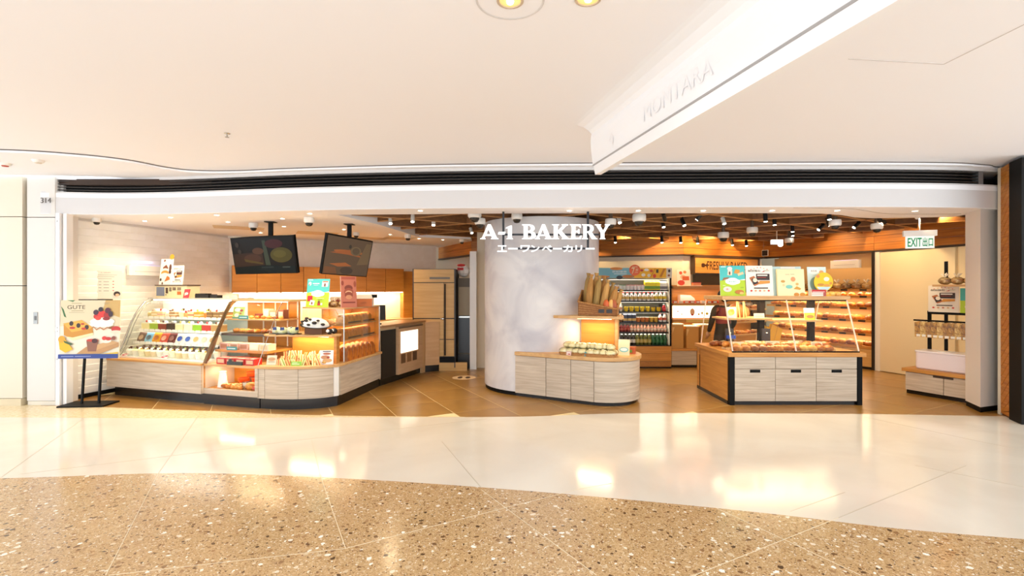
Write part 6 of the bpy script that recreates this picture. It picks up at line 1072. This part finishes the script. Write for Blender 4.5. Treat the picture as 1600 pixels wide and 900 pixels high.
for i, (u, w, h) in enumerate(((.14, .24, .47), (.43, .26, .43), (.69, .22, .46))):
    o = empty('kraft_carton', frame(PS, u, .22, .38), .1*i, 'folded kraft paper carton stack on the bench, %s from the left' % ORD[i+1], 'carton', 'kraft cartons'); MB().box(-w/2, -.15, 0, w/2, .15, h, mat('c99248', .6)).build('carton', o); MB().box(-w/2-.01, -.16, h, w/2+.01, .16, h+.02, mat('efe0c4', .5)).build('paper_sheets', o); MB().extr([(-w/2, -.152, h*.55), (-w/2+.06, -.152, h*.9), (-w/2, -.152, h*.9)], (0, .002, 0), mat('e2b878', .6)).build('flap', o)
# bread rack behind the island
o = NR = empty('rear_bread_rack', (4.55, 10.35, 0), ga, 'oak bread rack behind the island under the bake window', 'shelf unit')
MB().box(0, .1, 0, 1.35, .45, .55, OAK).build('base', o)
for u in (0, 1.31): MB().box(u, .08, .55, u+.04, .45, 1.42, CHAR).build('post', o)
for z in (.58, .86, 1.14, 1.42): MB().box(0, .05, z-.03, 1.35, .45, z, OAKT).build('shelf', o)
MB().box(.04, .43, .55, 1.31, .45, 1.4, AMBER).build('back_panel', o)
for s, z in enumerate((.58, .86, 1.14, 1.42)):
    for i in range(8):
        n, me = KB[(i*2+s) % 9]; T(NR, n.replace(' ', '_').replace('-', '_'), .12+i*.16, .2, z, me, '%s, %s from the left on the rear rack, %s level' % (n, ORD[i+1], ['lowest', 'second', 'third', 'top'][s]), 'bread', 'breads on the rear rack', rz=.4*i, sc=1.35)
    if s < 3: lamp('rear_rack_lamp', 'AREA', frame(NR, .67, .15, z+.24), 1.6, WARM, 1.2, .03, (0, 0, ga))
# bench rack goods
o = empty('plastic_tub', frame(RB, .38, .24, .385), RB.rotation_euler.z, 'frosted white plastic tub on the low bench', 'tub')
mb = MB().rbox(-.30, -.15, 0, .34, .17, .26, mat('e9dde0', .35), .05, 4); mb.build('tub', o, 40, .02); MB().rbox(-.31, -.16, .245, .35, .18, .275, mat('efe6e6', .3), .055, 4).build('lid', o, 40, .01); MB().rbox(-.03, -.1, .275, .12, .06, .283, mat('fbf6f2', .3), .01).build('label', o)
gold = [mottled('gold_bag_%d' % i, a, b, 30, .2, .5) for i, (a, b) in enumerate((('6a4010', 'd8a040'), ('a06a1c', 'f0cc78'), ('7a4c14', 'c8923c')))]
for i in range(13):
    b = empty('hanging_cookie_bag', frame(RB, .02+i*.072, .34, 1.085), RB.rotation_euler.z + .35, 'gold cookie bag hanging on the black rail, %s from the left' % ORD[i+1], 'bag', 'cookie bags on the hook rail'); MB().extr([(-.05, 0, -.24), (.05, -.01, -.245), (.055, -.005, -.02), (.0, 0, .0), (-.055, .004, -.02)], (.012, .03, 0), gold[i % 3]).build('bag', b); MB().box(-.03, -.008, -.235, .03, -.004, -.2, mat('f4ead8', .4)).build('label', b)
for i in range(4): T(RB, 'bagged_bun', .36+i*.15, .32, 1.65, BG[[2, 0, 1, 2][i]], 'bagged bun with crinkled top on the rack shelf, %s from the left' % ORD[i+1], 'bread', 'bagged buns on the rack shelf', sc=.95)
o = T(RB, 'wrapped_red_bread', .75, .30, .385, m_bun(CR[0], None, (.12, .08, .06)), 'large wrapped golden bread behind the frosted tub', 'bread')
# ------------------------------------------------------------------ person behind the island
def person(loc, rz):
    o = empty('person', loc, rz, 'person in a black and maroon jacket, back turned, behind the bread island', 'person')
    SK = [('pelvis', (0, 0, .82), (.135, .10), None), ('belly', (0, .0, .95), (.13, .095), 0), ('chest', (0, -.01, 1.13), (.155, .105), 1), ('neckb', (0, .0, 1.27), (.09, .075), 2), ('neck', (0, .01, 1.325), (.05, .05), 3),
          ('shl', (-.15, 0, 1.25), (.062, .062), 3), ('ell', (-.215, .0, 1.0), (.048, .048), 5), ('wrl', (-.19, .12, .84), (.034, .034), 6), ('shr', (.15, 0, 1.25), (.062, .062), 3), ('elr', (.215, 0, 1.0), (.048, .048), 8), ('wrr', (.19, .12, .84), (.034, .034), 9),
          ('hipl', (-.085, 0, .78), (.092, .092), 0), ('knl', (-.09, .02, .44), (.062, .062), 11), ('anl', (-.09, 0, .10), (.042, .042), 12), ('tol', (-.09, .14, .035), (.034, .03), 13), ('hipr', (.085, 0, .78), (.092, .092), 0), ('knr', (.09, .02, .44), (.062, .062), 15), ('anr', (.09, 0, .10), (.042, .042), 16), ('tor', (.09, .14, .035), (.034, .03), 17)]
    me = bpy.data.meshes.new('body'); me.from_pydata([s[1] for s in SK], [(s[3], i) for i, s in enumerate(SK) if s[3] is not None], [])
    t = bpy.data.objects.new('t', me); COL.objects.link(t); t.modifiers.new('s', 'SKIN'); sd = t.modifiers.new('u', 'SUBSURF'); sd.levels = 2
    for i, s in enumerate(SK): me.skin_vertices[0].data[i].radius = s[2]; me.skin_vertices[0].data[i].use_root = i == 0
    bpy.context.view_layer.update(); out = bpy.data.meshes.new_from_object(t.evaluated_get(bpy.context.evaluated_depsgraph_get())); bpy.data.objects.remove(t)
    JK = mat('1b1716', .7); MR = mat('7a2a30', .7); TRS = mat('23212a', .7); SKN = mat('c58c66', .5)
    out.materials.clear()
    for m in (JK, MR, TRS, SKN): out.materials.append(m)
    for p in out.polygons:
        c = p.center; p.use_smooth = True
        p.material_index = 3 if (c.z > 1.305) else 2 if c.z < .80 else 1 if (abs(c.x) < .15 and .98 < c.z < 1.27 and c.y < .04) else 0
    b = bpy.data.objects.new('body', out); COL.objects.link(b); b.parent = o
    hd = MB().ell((0, .02, 1.445), (.075, .092, .112), SKN, 18, 12).ell((0, .115, 1.435), (.013, .018, .022), SKN, 8, 5)
    for s in (-1, 1): hd.ell((.077*s, .02, 1.44), (.012, .022, .03), SKN, 8, 5).ell((.03*s, .102, 1.455), (.013, .008, .007), mat('f2eee8', .3), 8, 5).ell((.03*s, .109, 1.455), (.006, .004, .006), mat('241812', .3), 6, 4)
    hd.ell((0, .104, 1.395), (.026, .008, .008), mat('a8584e', .5), 8, 4); hd.build('head', o, 80)
    MB().ell((0, -.005, 1.478), (.088, .098, .092), mat('14100e', .5), 18, 12).ell((0, -.055, 1.43), (.08, .055, .075), mat('14100e', .5), 14, 8).build('hair', o, 80)
    for s in (-1, 1):
        h = MB().ell((.19*s, .155, .80), (.035, .018, .045), SKN, 10, 6)
        for f, (dx, L) in enumerate(((-.024, .06), (-.008, .07), (.008, .066), (.024, .05))): h.tube([(.19*s+dx, .165, .77), (.19*s+dx, .185, .77-L*.55), (.19*s+dx, .18, .77-L)], .008, SKN, 6, [.009, .008, .006])
        h.tube([(.19*s-.034*s, .16, .80), (.19*s-.055*s, .185, .775), (.19*s-.05*s, .20, .75)], .009, SKN, 6, [.011, .009, .007]); h.build('hand', o, 70)
    return o
person((3.62, 8.35, 0), .15)
